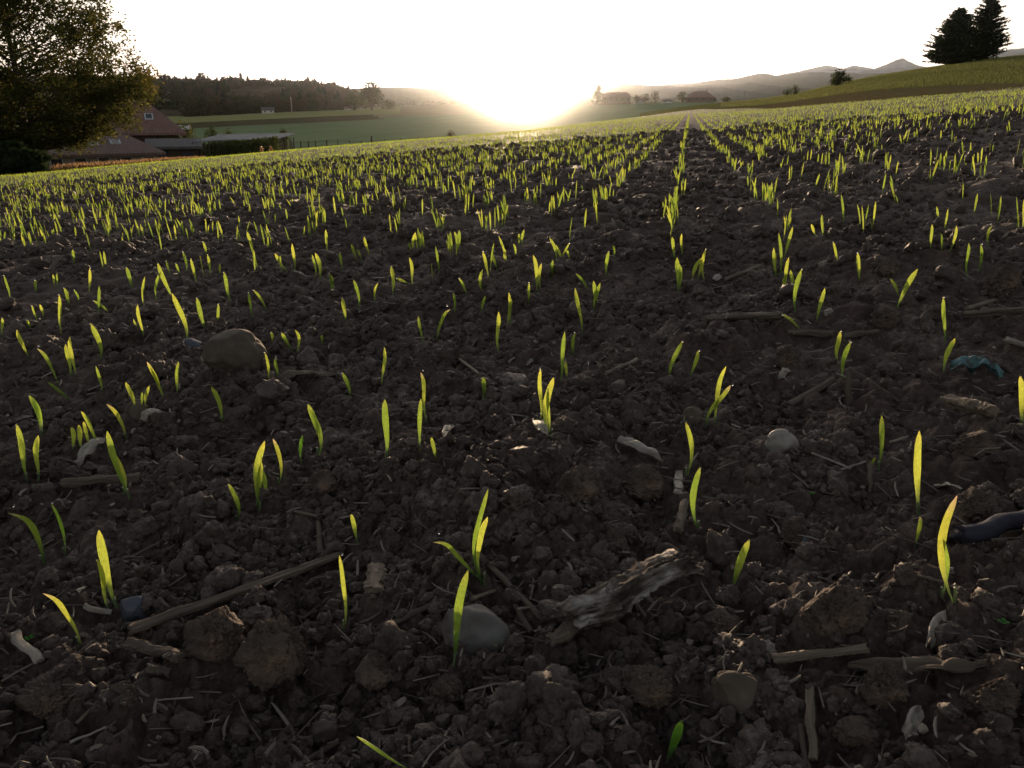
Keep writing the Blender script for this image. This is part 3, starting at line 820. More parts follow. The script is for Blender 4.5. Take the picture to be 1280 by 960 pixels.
stick(1184, 514, 1240, 530, 18, M['straw'], 'pale broken branch at right', 'the pale broken branch', name='branch', cat='branch', seed=12, flat=.8, grain=.35, seg=60, n=26)
stick(1198, 690, 1300, 660, 26, M['hose'], 'dark bluish root running out of the right edge', 'the bluish root', name='thick_root', cat='root', seed=13, flat=.9, lump=.08, ragged=.5)
stick(1203, 402, 1290, 398, 12, M['straw_dark'], 'brown stalk running out of the right edge, upper one', 'the brown stalk at right', seed=14, groove=.3, grain=.35, seg=60, n=26)
stick(1207, 391, 1243, 380, 7, M['straw'], 'pale straw lying above the brown stalk at right', None, name='straw', cat='straw', seed=15)
stick(885, 405, 975, 403, 16, M['straw_dark'], 'dark strip of bark lying right of the centre rows', 'the bark strip', name='bark_strip', cat='bark', seed=16, flat=.5, lump=.4, grain=.35, seg=60, n=26)
stick(985, 417, 1042, 420, 10, M['straw_dark'], 'second bark strip behind the two upright blades', None, name='bark_strip', cat='bark', seed=17, grain=.35, seg=60, n=26)
stick(1050, 430, 1096, 424, 9, M['straw_dark'], 'third, short bark strip at right', None, name='bark_strip', cat='bark', seed=18, grain=.35, seg=60, n=26)
upright(1060, 506, 1061, 464, 10, M['straw_dark'], 'dark wooden stub standing right of two blades', 'the dark wooden stub', name='wooden_stub', cat='wood', seed=19, taper=.5)
husk(1188, 462, 1254, 472, 17, M['plastic'], 'crumpled blue-green shred of plastic film in the soil', 'the blue-green plastic', name='plastic_shred', cat='plastic', seed=20, curl=.5, wave=.7)
stick(1256, 432, 1292, 443, 10, M['husk'], 'pale stick poking in from the right edge', None, seed=21)
stick(962, 846, 1082, 817, 13, M['straw'], 'tan stalk lying under the rusty clod', 'the tan stalk', seed=22, flat=.6, groove=.3, grain=.35, seg=60, n=26)
husk(1062, 842, 1235, 838, 24, M['straw_dark'], 'long torn dry husk at lower right', 'the torn dry husk', seed=23, curl=.6, wave=.35)
stick(1014, 962, 1010, 860, 12, M['straw'], 'upright-pointing tan stalk at the lower right', 'the lower right stalk', seed=24, flat=.6, groove=.3, grain=.35, seg=60, n=26)
stick(1008, 968, 1002, 896, 8, M['straw'], 'narrow stalk lying beside the lower right stalk', None, seed=25, flat=.6)
husk(1132, 925, 1150, 888, 18, M['husk'], 'pale forked splinter at the lower right', None, seed=26, curl=.3, name='splinter', cat='wood')
husk(1160, 812, 1180, 772, 20, M['husk'], 'curved grey husk right of the rusty clod', None, seed=27, curl=1.2)
stick(18, 797, 50, 832, 12, M['husk'], 'flat grey chip of straw at the left edge', 'the flat grey chip', name='straw_chip', cat='straw', seed=28, flat=.3)
stick(106, 764, 143, 778, 12, M['husk'], 'striped grey chip beside the slate-blue stone', None, name='straw_chip', cat='straw', seed=29, flat=.3, groove=.3)
stick(164, 822, 230, 842, 14, M['straw_dark'], 'dark wood piece below the long split stalk', None, name='wood_piece', cat='wood', seed=30, grain=.35, seg=60, n=26)
stick(186, 843, 214, 855, 13, M['straw_dark'], 'short dark wood piece, lower of two', None, name='wood_piece', cat='wood', seed=31, grain=.35, seg=60, n=26)
stick(88, 932, 133, 912, 5, M['husk'], 'pale straw tip near the lower left corner', None, name='straw', cat='straw', seed=32, taper=.6)
stick(98, 915, 122, 880, 5, M['straw'], 'bent tan straw above the pale straw tip', None, name='straw', cat='straw', seed=33)
stick(424, 930, 368, 962, 8, M['straw_dark'], 'dark straw cut by the bottom edge', None, name='straw', cat='straw', seed=34)
stick(78, 613, 178, 606, 14, M['straw_dark'], 'old dark stalk lying at left below the husk', 'the old dark stalk', seed=35, lump=.3, grain=.35, seg=60, n=26)
husk(98, 590, 132, 556, 22, M['husk'], 'crinkled white husk at the left', 'the crinkled white husk', seed=36, curl=.9)
husk(178, 532, 206, 520, 18, M['husk'], 'pale knobbly husk near the group of blades at left', None, seed=37, curl=1.1)
stick(1013, 572, 1062, 592, 4, M['husk'], 'pair of thin pale straws below the pebble', None, name='straw', cat='straw', seed=38)
stick(1050, 588, 1082, 578, 4, M['husk'], 'short pale straw right of the pebble', None, name='straw', cat='straw', seed=39)
upright(1089, 612, 1086, 580, 8, M['straw'], 'grey upright flake beside a broad blade at right', None, name='straw_flake', cat='straw', seed=40)
husk(1168, 612, 1202, 616, 12, M['husk'], 'pale husk scrap behind the tallest seedling', None, seed=41, curl=.6)
husk(345, 478, 420, 476, 20, M['straw_dark'], 'curved dark bark right of the large brown rock', 'the curved dark bark', name='bark_strip', cat='bark', seed=42, curl=.9)
stick(465, 748, 472, 716, 22, M['straw'], 'tan chip of maize cob above the tall single blade', 'the tan cob chip', name='cob_chip', cat='cob', seed=43, flat=.35, lump=.3, grain=.35, seg=60, n=26)
stick(378, 778, 412, 745, 5, M['straw_dark'], 'thin straw left of the tall single blade', None, name='straw', cat='straw', seed=44)
husk(668, 528, 684, 550, 14, M['husk'], 'pale flake beside the paired blades in the centre', None, seed=45, curl=.3, name='straw_flake', cat='straw')
stick(757, 476, 797, 458, 6, M['straw'], 'forked straw in the middle of the picture', 'the forked straw', name='straw', cat='straw', seed=46)
stick(905, 352, 950, 334, 6, M['straw'], 'thin branching straw behind the bark strip', None, name='straw', cat='straw', seed=47)
stick(20, 340, 54, 332, 8, M['straw'], 'pale straw far left between small seedlings', None, name='straw', cat='straw', seed=48)
stick(590, 750, 618, 740, 6, M['straw'], 'short straw between the forked seedling and grey stone', None, name='straw', cat='straw', seed=49)
stick(492, 790, 540, 765, 9, M['straw_dark'], 'bundle of brown fibre right of the tall single blade', None, name='fibre', cat='straw', seed=50, lump=.4)
stick(345, 258, 373, 252, 6, M['straw'], 'grey stick far away in the left rows', None, name='straw', cat='straw', seed=51)
stick(600, 470, 560, 440, 4, M['straw'], 'thin straw across the middle of the left rows', None, name='straw', cat='straw', seed=52)
stick(1040, 478, 985, 510, 10, M['straw_dark'], 'dark twig left of the wooden stub', None, name='twig', cat='twig', seed=53)
stick(160, 700, 205, 675, 3, M['straw'], 'hair-thin straw left of the centre tuft', None, name='straw', cat='straw', seed=54)
stick(1180, 745, 1120, 730, 5, M['straw_dark'], 'thin straw left of the tallest seedling', None, name='straw', cat='straw', seed=55)
for k, (x, y, w) in enumerate([(103, 740, 8), (645, 700, 9), (640, 452, 7), (662, 456, 7), (438, 532, 6), (122, 430, 7), (980, 470, 11), (560, 540, 12), (1035, 395, 8), (897, 350, 9)]):
    lb = ['tiny white fleck left of the two-bladed seedling', 'pale striped chip above the slanting straw', 'white fleck at the foot of a centre blade', 'white fleck right of the centre blade', 'tiny white fleck in the left soil',
          'tiny pale fleck among the left seedlings', 'flat grey flake below the bark', 'grey flake in the left centre soil', 'pale flake right of the bark strip', 'pale flake above the bark strip'][k]
    husk(x - w * .5, y + w * .5, x + w * .6, y - w * .4, w, M['husk'], lb, None, seed=60 + k, curl=.3, name='pale_flake', cat='flake')

# ------------------------------------------------------------------ seedlings read off the photograph: foot x,y, tip x,y, width px, style
# style: '' normal, 'd' dry bent tip, 'g' fresh green, 'h' hooked
SEED = [
 # nearest
 [((525, 968, 446, 921, 15, ''),), 'lying yellow blade cut by the bottom edge', 'a'],
 [((833, 955, 852, 902, 16, 'g'),), 'short broad bright green blade at the bottom edge', 'a'],
 [((567, 832, 585, 714, 15, ''),), 'tall blade standing in front of the smooth grey stone', 'a'],
 [((429, 788, 428, 692, 9, ''),), 'tall straight narrow blade above the lower left clod', 'a'],
 [((606, 731, 610, 612, 9, ''), (605, 722, 606, 638, 12, ''), (603, 720, 549, 658, 8, 'd')), 'forked seedling with one blade bent far left, centre', 'a'],
 [((146, 761, 119, 661, 15, ''), (137, 768, 124, 705, 10, '')), 'two-bladed seedling leaning left beside the slate-blue stone', 'a'],
 [((100, 806, 62, 733, 10, 'd'),), 'orange-tipped curved blade near the left edge', 'a'],
 [((55, 704, 18, 632, 11, 'h'),), 'blade with curled tip at the left edge', 'a'],
 [((81, 694, 66, 628, 9, 'g'),), 'slim green blade right of the curled-tip blade', 'a'],
 [((447, 678, 439, 643, 8, ''),), 'short blade above the tall straight narrow blade', 'a'],
 [((296, 651, 286, 605, 8, ''),), 'short thin blade left of the tall tuft, lower left', 'a'],
 [((325, 640, 331, 553, 12, ''), (318, 624, 325, 568, 9, ''), (328, 600, 322, 558, 8, '')), 'tall tuft of three blades at left centre', 'a'],
 [((348, 607, 343, 549, 7, 'd'),), 'thin pale blade just right of the tall tuft', 'a'],
 [((162, 623, 134, 540, 11, ''), (150, 598, 136, 545, 8, 'd')), 'pair of bent blades above the old dark stalk', 'a'],
 [((915, 740, 936, 677, 14, ''),), 'broad blade leaning right, right of the rotten wood', 'a'],
 [((873, 662, 875, 585, 11, ''),), 'straight broad blade right of the tan root piece', 'a'],
 [((1144, 684, 1151, 645, 9, 'd'),), 'short blade with orange tip under the broadest blade', 'a'],
 [((1194, 753, 1194, 619, 13, 'd'), (1185, 724, 1183, 650, 11, '')), 'tallest seedling, two blades and a dew drop, at right', 'a'],
 [((1148, 643, 1149, 539, 15, ''),), 'tall broad blade, broadest at the right', 'a'],
 [((1098, 586, 1102, 520, 12, ''), (1090, 575, 1097, 563, 6, '')), 'broad blade with a tiny side leaf at right', 'a'],
 [((1279, 534, 1275, 470, 10, ''),), 'blade cut by the right edge, above the pale broken branch', 'a'],
 [((858, 594, 857, 528, 10, ''),), 'upright blade between the pale pebble and curled husk', 'a'],
 [((893, 532, 905, 456, 9, ''), (884, 526, 916, 476, 9, 'd')), 'forked seedling leaning right, above the pale pebble', 'a'],
 [((34, 601, 21, 531, 11, ''),), 'broad blade leaning left at the left edge', 'a'],
 [((49, 600, 48, 545, 10, ''),), 'upright broad blade beside the one leaning at the left edge', 'a'],
 [((53, 545, 37, 495, 10, 'g'),), 'green blade above the upright broad one at far left', 'a'],
 [((92, 563, 90, 535, 8, ''), (101, 560, 98, 530, 8, ''), (111, 553, 102, 520, 8, ''), (122, 550, 100, 503, 10, '')), 'tuft of four blades above the crinkled white husk', 'a'],
 [((158, 548, 135, 503, 7, 'd'),), 'pale withered blade right of the four-bladed tuft', 'a'],
 [((483, 575, 481, 500, 12, ''),), 'tall broad blade left of the centre', 'a'],
 [((525, 564, 526, 500, 8, ''),), 'upright slim blade with pale tip near the centre', 'a'],
 [((534, 529, 529, 463, 7, 'd'),), 'slim blade with bent whitish tip behind another blade', 'a'],
 [((546, 578, 539, 548, 7, ''),), 'short green blade below the slim upright ones', 'a'],
 [((398, 568, 385, 505, 11, ''),), 'broad blade leaning left, left of the centre', 'a'],
 [((377, 580, 378, 545, 7, 'g'),), 'short green blade below a broad leaning one', 'a'],
 [((689, 548, 692, 473, 12, ''), (686, 545, 685, 485, 6, '')), 'paired blades beside the pale flake in the centre', 'a'],
 [((676, 526, 675, 461, 7, ''),), 'slim upright blade left of the paired blades', 'a'],
 [((278, 528, 264, 483, 8, ''),), 'single blade in front of the large brown rock', 'a'],
 [((604, 502, 604, 475, 8, ''),), 'small lone blade at the centre of the picture', 'a'],
]
S2 = '''36 447 21 413 8;73 481 49 433 6 d;89 503 59 477 5;88 471 82 431 8|95 470 87 421 9;124 451 114 406 9;128 492 120 458 8;168 512 157 478 8;178 512 178 491 6|184 512 187 483 7;203 495 181 451 8 d|206 496 190 462 7;222 492 223 452 6
335 482 331 441 6;348 474 344 448 6;365 437 352 416 7;371 441 370 412 6;340 428 339 415 5;403 430 402 419 5;416 366 412 342 5;233 427 215 367 9;259 415 246 373 8;274 413 273 380 5;180 424 171 381 6|178 420 166 396 5
290 379 280 340 7;315 396 311 366 5;334 388 317 363 5;78 418 74 368 7;2 418 3 397 5;47 403 40 382 6;54 397 50 381 5;39 412 34 400 5;88 384 80 360 6;123 393 124 358 6|131 376 113 361 5;98 377 93 363 5;12 379 5 344 6;111 367 113 335 6;45 366 44 350 5
68 359 66 343 4|73 359 71 341 4;166 362 158 334 7;181 385 181 346 5;196 377 201 340 6|215 367 195 320 8;213 345 208 326 5;225 343 220 330 4;232 340 229 315 6;244 356 239 324 5;263 345 260 319 5;275 344 275 330 4;257 322 254 302 5
400 350 394 317 8|392 340 389 310 5;369 339 365 305 6|359 339 343 317 6|351 330 349 312 5;410 317 407 287 5;316 313 309 290 6;93 330 91 312 5;477 482 480 434 6;436 499 428 466 7;432 402 428 373 7;448 385 442 350 6;470 379 472 353 4
490 367 489 333 7;515 356 512 322 6|509 338 495 332 6;413 364 412 342 5;428 337 425 316 5;445 326 439 305 5|452 326 447 312 4;462 321 455 296 5;529 429 523 395 6;547 427 559 383 6 d;568 393 567 367 5;584 369 574 348 5
624 441 624 389 8;635 407 636 367 6|640 407 640 376 6;660 386 661 353 5;671 365 668 318 7|676 353 677 319 6;689 349 691 326 6;695 328 687 298 6|701 331 695 310 5;713 326 708 312 4|703 319 712 298 4;611 347 604 314 6;621 338 615 315 5;632 328 632 312 4
644 322 642 305 4;649 308 649 292 4|654 308 655 287 5;603 368 603 338 6;602 390 607 370 5;701 478 706 415 8|709 452 708 430 6;718 448 718 415 6;727 416 719 361 7;743 390 750 355 7|744 366 743 331 7|749 355 747 330 7;734 363 720 342 5;758 345 761 314 6;767 322 766 306 4
565 317 563 290 5|570 316 568 289 6|574 317 574 288 6|560 312 558 296 4;519 317 519 291 5|526 314 524 288 5|531 312 528 284 5|515 312 510 299 4;487 301 490 289 4;838 475 853 427 8;862 471 874 438 7;847 364 845 321 9|851 361 850 328 7;843 326 841 296 6;854 321 852 292 5;865 351 877 322 7|872 353 876 326 4;882 355 882 312 6
972 349 967 310 7|975 344 974 287 6|971 335 969 300 6;980 324 991 284 6;981 366 986 322 6|989 366 988 338 6|978 364 984 340 5;995 391 1002 337 8;1021 402 1031 361 7;1002 414 978 394 6;1049 456 1051 414 8;1053 473 1063 428 9;1074 354 1071 318 8;1050 333 1041 303 6
1164 312 1165 281 6;1177 315 1175 291 5;1187 315 1197 282 6;1210 347 1212 303 7;1225 342 1227 305 6;1264 357 1265 340 7;1121 386 1147 337 9;1123 370 1113 349 5;1181 430 1179 372 7;1180 464 1194 423 9;1236 308 1238 280 5 d;1021 296 1014 280 5|1029 298 1027 270 5'''
for part in S2.replace('\n', ';').split(';'):
    bl = []
    for b in part.split('|'):
        q = b.split()
        bl.append(tuple(float(v) for v in q[:5]) + (q[5] if len(q) > 5 else '',))
    SEED.append([tuple(bl), None, 'b'])

_used = set()
def auto_label(blades):
    x, y, tx, ty = blades[0][:4]
    h = max(b[1] - b[3] for b in blades)
    lean = (tx - x) / max(y - ty, 1)
    sz = 'tall' if h > 48 else 'mid-sized' if h > 33 else 'small'
    ln = 'leaning left' if lean < -.28 else 'leaning right' if lean > .22 else 'upright'
    cnt = {1: 'wheat blade', 2: 'two-bladed wheat seedling', 3: 'three-bladed wheat seedling', 4: 'four-bladed wheat tuft'}[len(blades)]
    ordl = sorted(LAND, key=lambda q: math.hypot(q[0] - x, (q[1] - y) * 1.6))
    for k in range(14):
        lx, ly, ph = ordl[k]
        dx, dy = x - lx, (y - ly) * 1.6
        a = math.degrees(math.atan2(-dy, dx)) % 360
        pos = ['right of', 'behind and right of', 'behind', 'behind and left of', 'left of', 'in front and left of', 'in front of', 'in front and right of'][int((a + 22.5) // 45) % 8]
        dist = math.hypot(dx, dy)
        pre = 'just ' if dist < 45 else '' if dist < 150 else 'far '
        s = f'{sz} {ln} {cnt} {pre}{pos} {ph}'
        if s not in _used and len(s.split()) <= 16:
            _used.add(s); return s
    return None

def make_seedling(blades, label, near):
    a = at(blades[0][0], blades[0][1])
    root = empty('wheat_seedling', a - np.array([0, 0, .004]), label, 'seedling', 'wheat seedlings sown in rows')
    for (bx, by, tx, ty, w, st) in blades:
        p = at(bx, by)
        if (bx, by) != blades[0][:2]:        # blades of one plant share its ground
            s = mpp(a); p = np.array([a[0] + (bx - blades[0][0]) * s, a[1] - (by - blades[0][1]) * s * .5, a[2]])
        lean = rng.uniform(-.15, .12)
        t = tip_point(p, bx, by, tx, ty, lean)
        s = mpp(p)
        p2 = p - (t - p) * .06
        hook = {'d': rng.uniform(-.5, .6), 'h': .45}.get(st, rng.uniform(-.15, .2) if rng.random() < .3 else 0)
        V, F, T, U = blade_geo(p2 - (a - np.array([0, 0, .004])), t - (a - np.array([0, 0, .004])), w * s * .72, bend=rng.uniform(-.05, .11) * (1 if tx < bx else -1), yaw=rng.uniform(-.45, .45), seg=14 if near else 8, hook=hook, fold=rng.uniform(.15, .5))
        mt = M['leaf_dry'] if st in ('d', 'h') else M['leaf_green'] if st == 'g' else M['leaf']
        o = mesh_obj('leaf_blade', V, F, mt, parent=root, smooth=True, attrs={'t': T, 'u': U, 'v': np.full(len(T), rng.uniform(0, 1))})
        if near:      # pale sheath round the foot of the leaf
            q0 = p2 - (a - np.array([0, 0, .004])); q1 = q0 + (t - p) * .20
            V, F, F3 = rod(q0, q1, w * s * .17, w * s * .12, seg=5, n=8, lump=.05, ragged=.3)
            mesh_obj('sheath', V + q0, [F, F3], M['leaf_green'], parent=root, smooth=True, attrs={'t': np.zeros(len(V)), 'u': np.zeros(len(V)), 'v': np.full(len(V), .5)})
    return root, t

def dew(root, pt, r):
    v, f = ICO[2]
    o = mesh_obj('dew_drop', v * r + (pt - np.array(root.location)), f, M['dew'], parent=root, smooth=True)

n_obj = 0
FEET = []
for bl, lb, kind in SEED:
    near = kind == 'a'
    if lb is None: lb = auto_label(bl)
    if lb is None: lb = 'small wheat blade in the crowded middle rows'
    root, tip = make_seedling(bl, lb, near)
    n_obj += 1
    FEET.append(tuple(root.location))
    if rng.random() < (.6 if near else .6):
        dew(root, np.array(tip) + np.array([0, -.0006, 0]), .0011 if near else .0015)

# ------------------------------------------------------------------ rows of seedlings further off
AZR = float(az_of_px(862))
ex = np.array([math.sin(AZR), math.cos(AZR)])          # along the rows
ey = np.array([math.cos(AZR), -math.sin(AZR)])         # across, to the right
offs = [-0.03, 0.245, 0.43] + [0.43 + .165 * k for k in range(1, 520)] + [-.28, -.42] + [-.42 - .165 * k for k in range(1, 700)]
offs = np.array(offs)
def visible_taken(px, py):
    return py > 318
def proj(P):
    X, Y, Z = P[:, 0], P[:, 1], P[:, 2] - CAM_H
    d = Y * CP - Z * SP
    return 640 + FPX * X / d, 480 - FPX * (Y * SP + Z * CP) / d, d

rows = []
for o_ in offs:
    # points along this row, density falling with distance
    for (r0, r1, dens) in ((1.3, 9, 9.5), (9, 24, 7.0), (24, 50, 4.0), (50, 118, 1.5)):
        amax = math.sqrt(max(r1 * r1 - o_ * o_, 0)) if abs(o_) < r1 else None
        if amax is None: continue
        amin = math.sqrt(max(r0 * r0 - o_ * o_, 0)) if abs(o_) < r0 else 0
        if abs(o_) >= r0: amin = -min(amax, abs(o_) * .3)
        L = amax - amin
        n = rng.poisson(L * dens * (1.25 if o_ == -0.03 else 1.0))
        if n == 0: continue
        s = rng.uniform(amin, amax, n)
        rows.append(np.stack([s, np.full(n, o_) + rng.normal(0, .013, n), np.full(n, {1.3: 0, 9: 1, 24: 2, 50: 3}[r0])], 1))
rows = np.concatenate(rows)
P2 = rows[:, :1] * ex[None] + rows[:, 1:2] * ey[None]
az = np.arctan2(P2[:, 0], P2[:, 1]); rr = np.hypot(P2[:, 0], P2[:, 1])
keep = (az > -.80) & (az < .80)
# the field gives way to other strips on the right-hand hill
pxa = 640 + np.tan(az) * DY0 * FPX
keep &= ~((pxa > 880) & (rr > np.interp(pxa, [880, 960, 1100, 1280, 1500], [114, 54, 48, 58, 66])))
# gaps: emergence is patchy, thinner towards the right
keep &= rng.random(len(rr)) < np.clip(.80 + .7 * noise2(P2[:, 0] * 1.1, P2[:, 1] * 1.1, 71) + .5 * noise2(P2[:, 0] * 5, P2[:, 1] * 5, 72), .12, 1) * np.interp(pxa, [0, 700, 950, 1280], [1, 1, .82, .85])
P2 = P2[keep]; cls = rows[keep, 2].astype(int); rr = rr[keep]
kk = rng.choice([1, 2, 3, 4], len(P2), p=[.50, .30, .14, .06])       # seeds come up in little groups
P2 = np.repeat(P2, kk, 0) + rng.normal(0, .017, (int(kk.sum()), 1)) * ex[None] + rng.normal(0, .007, (int(kk.sum()), 1)) * ey[None]; cls = np.repeat(cls, kk); rr = np.hypot(P2[:, 0], P2[:, 1])
Z = H(P2[:, 0], P2[:, 1])
P = np.column_stack([P2, Z])
px, py, dd = proj(P)
ok = (py < np.interp(px, [0, 250, 500, 560], [322, 306, 300, 306])) | (px < -60) | (px > 1340)
ok |= (py < 352) & (px < 660) & (rng.random(len(px)) < .30)
ok &= (py < 700)
P = P[ok]; cls = cls[ok]; rr = rr[ok]; px = px[ok]; py = py[ok]

def many_blades(P, seg, wmul, hmul, name):
    n = len(P)
    Hh = rng.uniform(.042, .086, n) * hmul
    yaw = rng.uniform(-.9, .9, n); lx = rng.normal(-.06, .11, n); ly = rng.normal(0, .10, n)
    w = rng.uniform(.0038, .0070, n) * wmul
    t = np.linspace(0, 1, seg + 1)
    prof = np.interp(t, [0, .12, .35, .66, .84, .94, 1], [.26, .34, .66, 1.0, .85, .52, .10])
    cx = P[:, None, 0] + (Hh * lx)[:, None] * t ** 1.6
    cyy = P[:, None, 1] + (Hh * ly)[:, None] * t ** 1.6
    cz = P[:, None, 2] - .003 + Hh[:, None] * t[None]
    rx = np.cos(yaw)[:, None] * (w[:, None] * prof * .5); ry = np.sin(yaw)[:, None] * (w[:, None] * prof * .5)
    A = np.stack([cx - rx, cyy - ry, cz], -1); B = np.stack([cx + rx, cyy + ry, cz], -1)
    V = np.stack([A, B], 2).reshape(n, -1, 3)
    k = (seg + 1) * 2
    i = np.arange(seg) * 2
    f = np.stack([i, i + 1, i + 3, i + 2], 1)
    F = (f[None] + (np.arange(n) * k)[:, None, None]).reshape(-1, 4)
    T = np.tile(np.repeat(t, 2), n); v = np.repeat(rng.uniform(0, 1, n), k)
    many_blades.u = np.tile([0.0, 1.0], n * (seg + 1))
    return V, F, T, v

# the largest of these in view, each a seedling of its own
cand = np.where((px > 2) & (px < 1278) & (py < 353) & (rr < 6))[0]
n_ind = 300 - n_obj - 2
cand = cand[np.argsort(-py[cand])][:n_ind]
isel = np.zeros(len(P), bool); isel[cand] = True
bands = [(0, 330, 'left third'), (330, 620, 'left centre'), (620, 850, 'just left of centre row'), (850, 1000, 'just right of centre row'), (1000, 1281, 'right third')]
for i in cand:
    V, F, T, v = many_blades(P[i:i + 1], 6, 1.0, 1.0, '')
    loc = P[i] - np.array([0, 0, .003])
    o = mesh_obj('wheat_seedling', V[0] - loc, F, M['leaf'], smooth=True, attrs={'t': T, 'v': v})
    o.location = loc
    bn = [b[2] for b in bands if b[0] <= px[i] < b[1]] or ['right third']
    tag(o, 'small wheat blade fronting the dense far rows, ' + bn[0], 'seedling', 'small wheat blades of the dense far rows, ' + bn[0])
Vs, Fs, Ts, vs_ = [], [], [], []
off = 0
for c, seg, wm, hm in ((0, 6, 1.0, 1.0), (1, 3, 1.1, 1.0), (2, 2, 1.7, 1.0), (3, 1, 3.6, 1.0)):
    q = P[(cls == c) & ~isel]
    if len(q) == 0: continue
    V, F, T, v = many_blades(q, seg, wm, hm, '')
    V = V.reshape(-1, 3)
    Vs.append(V); Fs.append(F + off); Ts.append(T); vs_.append(v); off += len(V)
print('far blades verts', off)
o = mesh_obj('far_wheat_rows', np.concatenate(Vs), np.concatenate(Fs), M['leaf'], smooth=True, attrs={'t': np.concatenate(Ts), 'v': np.concatenate(vs_)})
tag(o, kind='stuff')

n = 60000
pxh = rng.uniform(900, 1420, n); rh = np.sqrt(rng.uniform(64 ** 2, 245 ** 2, n)); azh = az_of_px(pxh)
X = rh * np.sin(azh); Y = rh * np.cos(azh)
wob2 = 3 * noise2(rh * .05, azh * 9, 77)
k = (rh > np.interp(pxh, [880, 960, 1100, 1280, 1500], [125, 104, 92, 70, 66]) + wob2)
acr = X * ey[0] + Y * ey[1]
k &= (np.sin(acr * 2 * math.pi / 1.1) + rng.normal(0, .8, n) > -.6)
X, Y = X[k], Y[k]
V, F, T, v = many_blades(np.column_stack([X, Y, G(X, Y) - .02]), 1, 16, 3.2, '')
o = mesh_obj('sown_hillside', V.reshape(-1, 3), F, M['leaf_far'], attrs={'t': T * .6, 'v': v})
tag(o, kind='stuff')

# ------------------------------------------------------------------ crumbs of soil (uncountable)
proto = bpy.data.collections.new('crumb_shapes')
for k in range(14):
    V_, F_ = lumpy(3, 100 + k, .6, .42, .85, .12)
    me = bpy.data.meshes.new('crumb_shape')
    me.from_pydata([tuple(v) for v in V_], [], [tuple(int(i) for i in f) for f in F_]); me.materials.append(M['crumb'])
    for p_ in me.polygons: p_.use_smooth = True
    ob = bpy.data.objects.new('crumb_shape', me); proto.objects.link(ob)

def scatter(name, pts, rot, scl, idx, coll):
    me = bpy.data.meshes.new(name)
    me.vertices.add(len(pts)); me.vertices.foreach_set('co', np.asarray(pts, np.float32).ravel())
    a = me.attributes.new('rot', 'FLOAT_VECTOR', 'POINT'); a.data.foreach_set('vector', np.asarray(rot, np.float32).ravel())
    a = me.attributes.new('scl', 'FLOAT_VECTOR', 'POINT'); a.data.foreach_set('vector', np.asarray(scl, np.float32).ravel())
    a = me.attributes.new('idx', 'INT', 'POINT'); a.data.foreach_set('value', np.asarray(idx, np.int32))
    o = bpy.data.objects.new(name, me); col.objects.link(o)
    ng = bpy.data.node_groups.new(name, 'GeometryNodeTree')
    ng.interface.new_socket('Geometry', in_out='INPUT', socket_type='NodeSocketGeometry')
    ng.interface.new_socket('Geometry', in_out='OUTPUT', socket_type='NodeSocketGeometry')
    gi = ng.nodes.new('NodeGroupInput'); go = ng.nodes.new('NodeGroupOutput')
    ci = ng.nodes.new('GeometryNodeCollectionInfo'); ci.inputs[0].default_value = coll
    ci.inputs['Separate Children'].default_value = True; ci.inputs['Reset Children'].default_value = True
    ip = ng.nodes.new('GeometryNodeInstanceOnPoints'); ip.inputs['Pick Instance'].default_value = True
    def na(nm, dt):
        n = ng.nodes.new('GeometryNodeInputNamedAttribute'); n.data_type = dt; n.inputs[0].default_value = nm
        return n.outputs[0]
    L = ng.links.new
    m2p = ng.nodes.new('GeometryNodeMeshToPoints')
    L(gi.outputs[0], m2p.inputs['Mesh'])
    L(m2p.outputs[0], ip.inputs['Points']); L(ci.outputs[0], ip.inputs['Instance'])
    L(na('idx', 'INT'), ip.inputs['Instance Index'])
    e2r = ng.nodes.new('FunctionNodeEulerToRotation'); L(na('rot', 'FLOAT_VECTOR'), e2r.inputs[0]); L(e2r.outputs[0], ip.inputs['Rotation'])
    L(na('scl', 'FLOAT_VECTOR'), ip.inputs['Scale'])
    L(ip.outputs[0], go.inputs[0])
    md = o.modifiers.new('scatter', 'NODES'); md.node_group = ng
    return o

nC = 95000
r = np.exp(rng.uniform(math.log(.27), math.log(14), nC)); a = rng.uniform(A_L, A_R, nC)
X = r * np.sin(a); Y = r * np.cos(a)
dn = noise2(X * 4, Y * 4, 81) + .5 * noise2(X * 12, Y * 12, 82)
k = rng.random(nC) < np.clip(.62 + dn * 1.3, .15, 1); X, Y, r = X[k], Y[k], r[k]
sz = np.exp(rng.normal(math.log(.0029), .55, len(X))) * (.65 + .52 * r)
sz = np.minimum(sz, .016 + .006 * rng.random(len(X)) + .0012 * r)
feet = np.array(FEET)
far_ok = np.ones(len(X), bool)
for fx, fy, fz in feet:
    dx = X - fx; dy = Y - fy
    far_ok &= ~((np.abs(dx) < .003 + sz) & (dy < .004) & (dy > -.014 - sz))
for ax_, ay_, bx_, by_, rr2 in SEGS:
    vx, vy = bx_ - ax_, by_ - ay_; L2 = vx * vx + vy * vy + 1e-9
    for oy in (0, .012):
        tt = np.clip(((X - ax_) * vx + (Y + oy - ay_) * vy) / L2, 0.04, .96)
        dd_ = np.hypot(X - ax_ - tt * vx, Y + oy - ay_ - tt * vy)
        far_ok &= ~((dd_ < rr2 * .8 + sz * .8) & (_hash(np.floor(X * 4000), np.floor(Y * 4000), 3) < .9))
X, Y, r, sz = X[far_ok], Y[far_ok], r[far_ok], sz[far_ok]
Zc = H(X, Y) + sz * rng.uniform(0, .75, len(X))
sc = sz[:, None] * rng.uniform(.75, 1.25, (len(X), 3))
o = scatter('soil_crumbs', np.column_stack([X, Y, Zc]), rng.uniform(0, 6.28, (len(X), 3)), sc, rng.integers(0, 14, len(X)), proto)
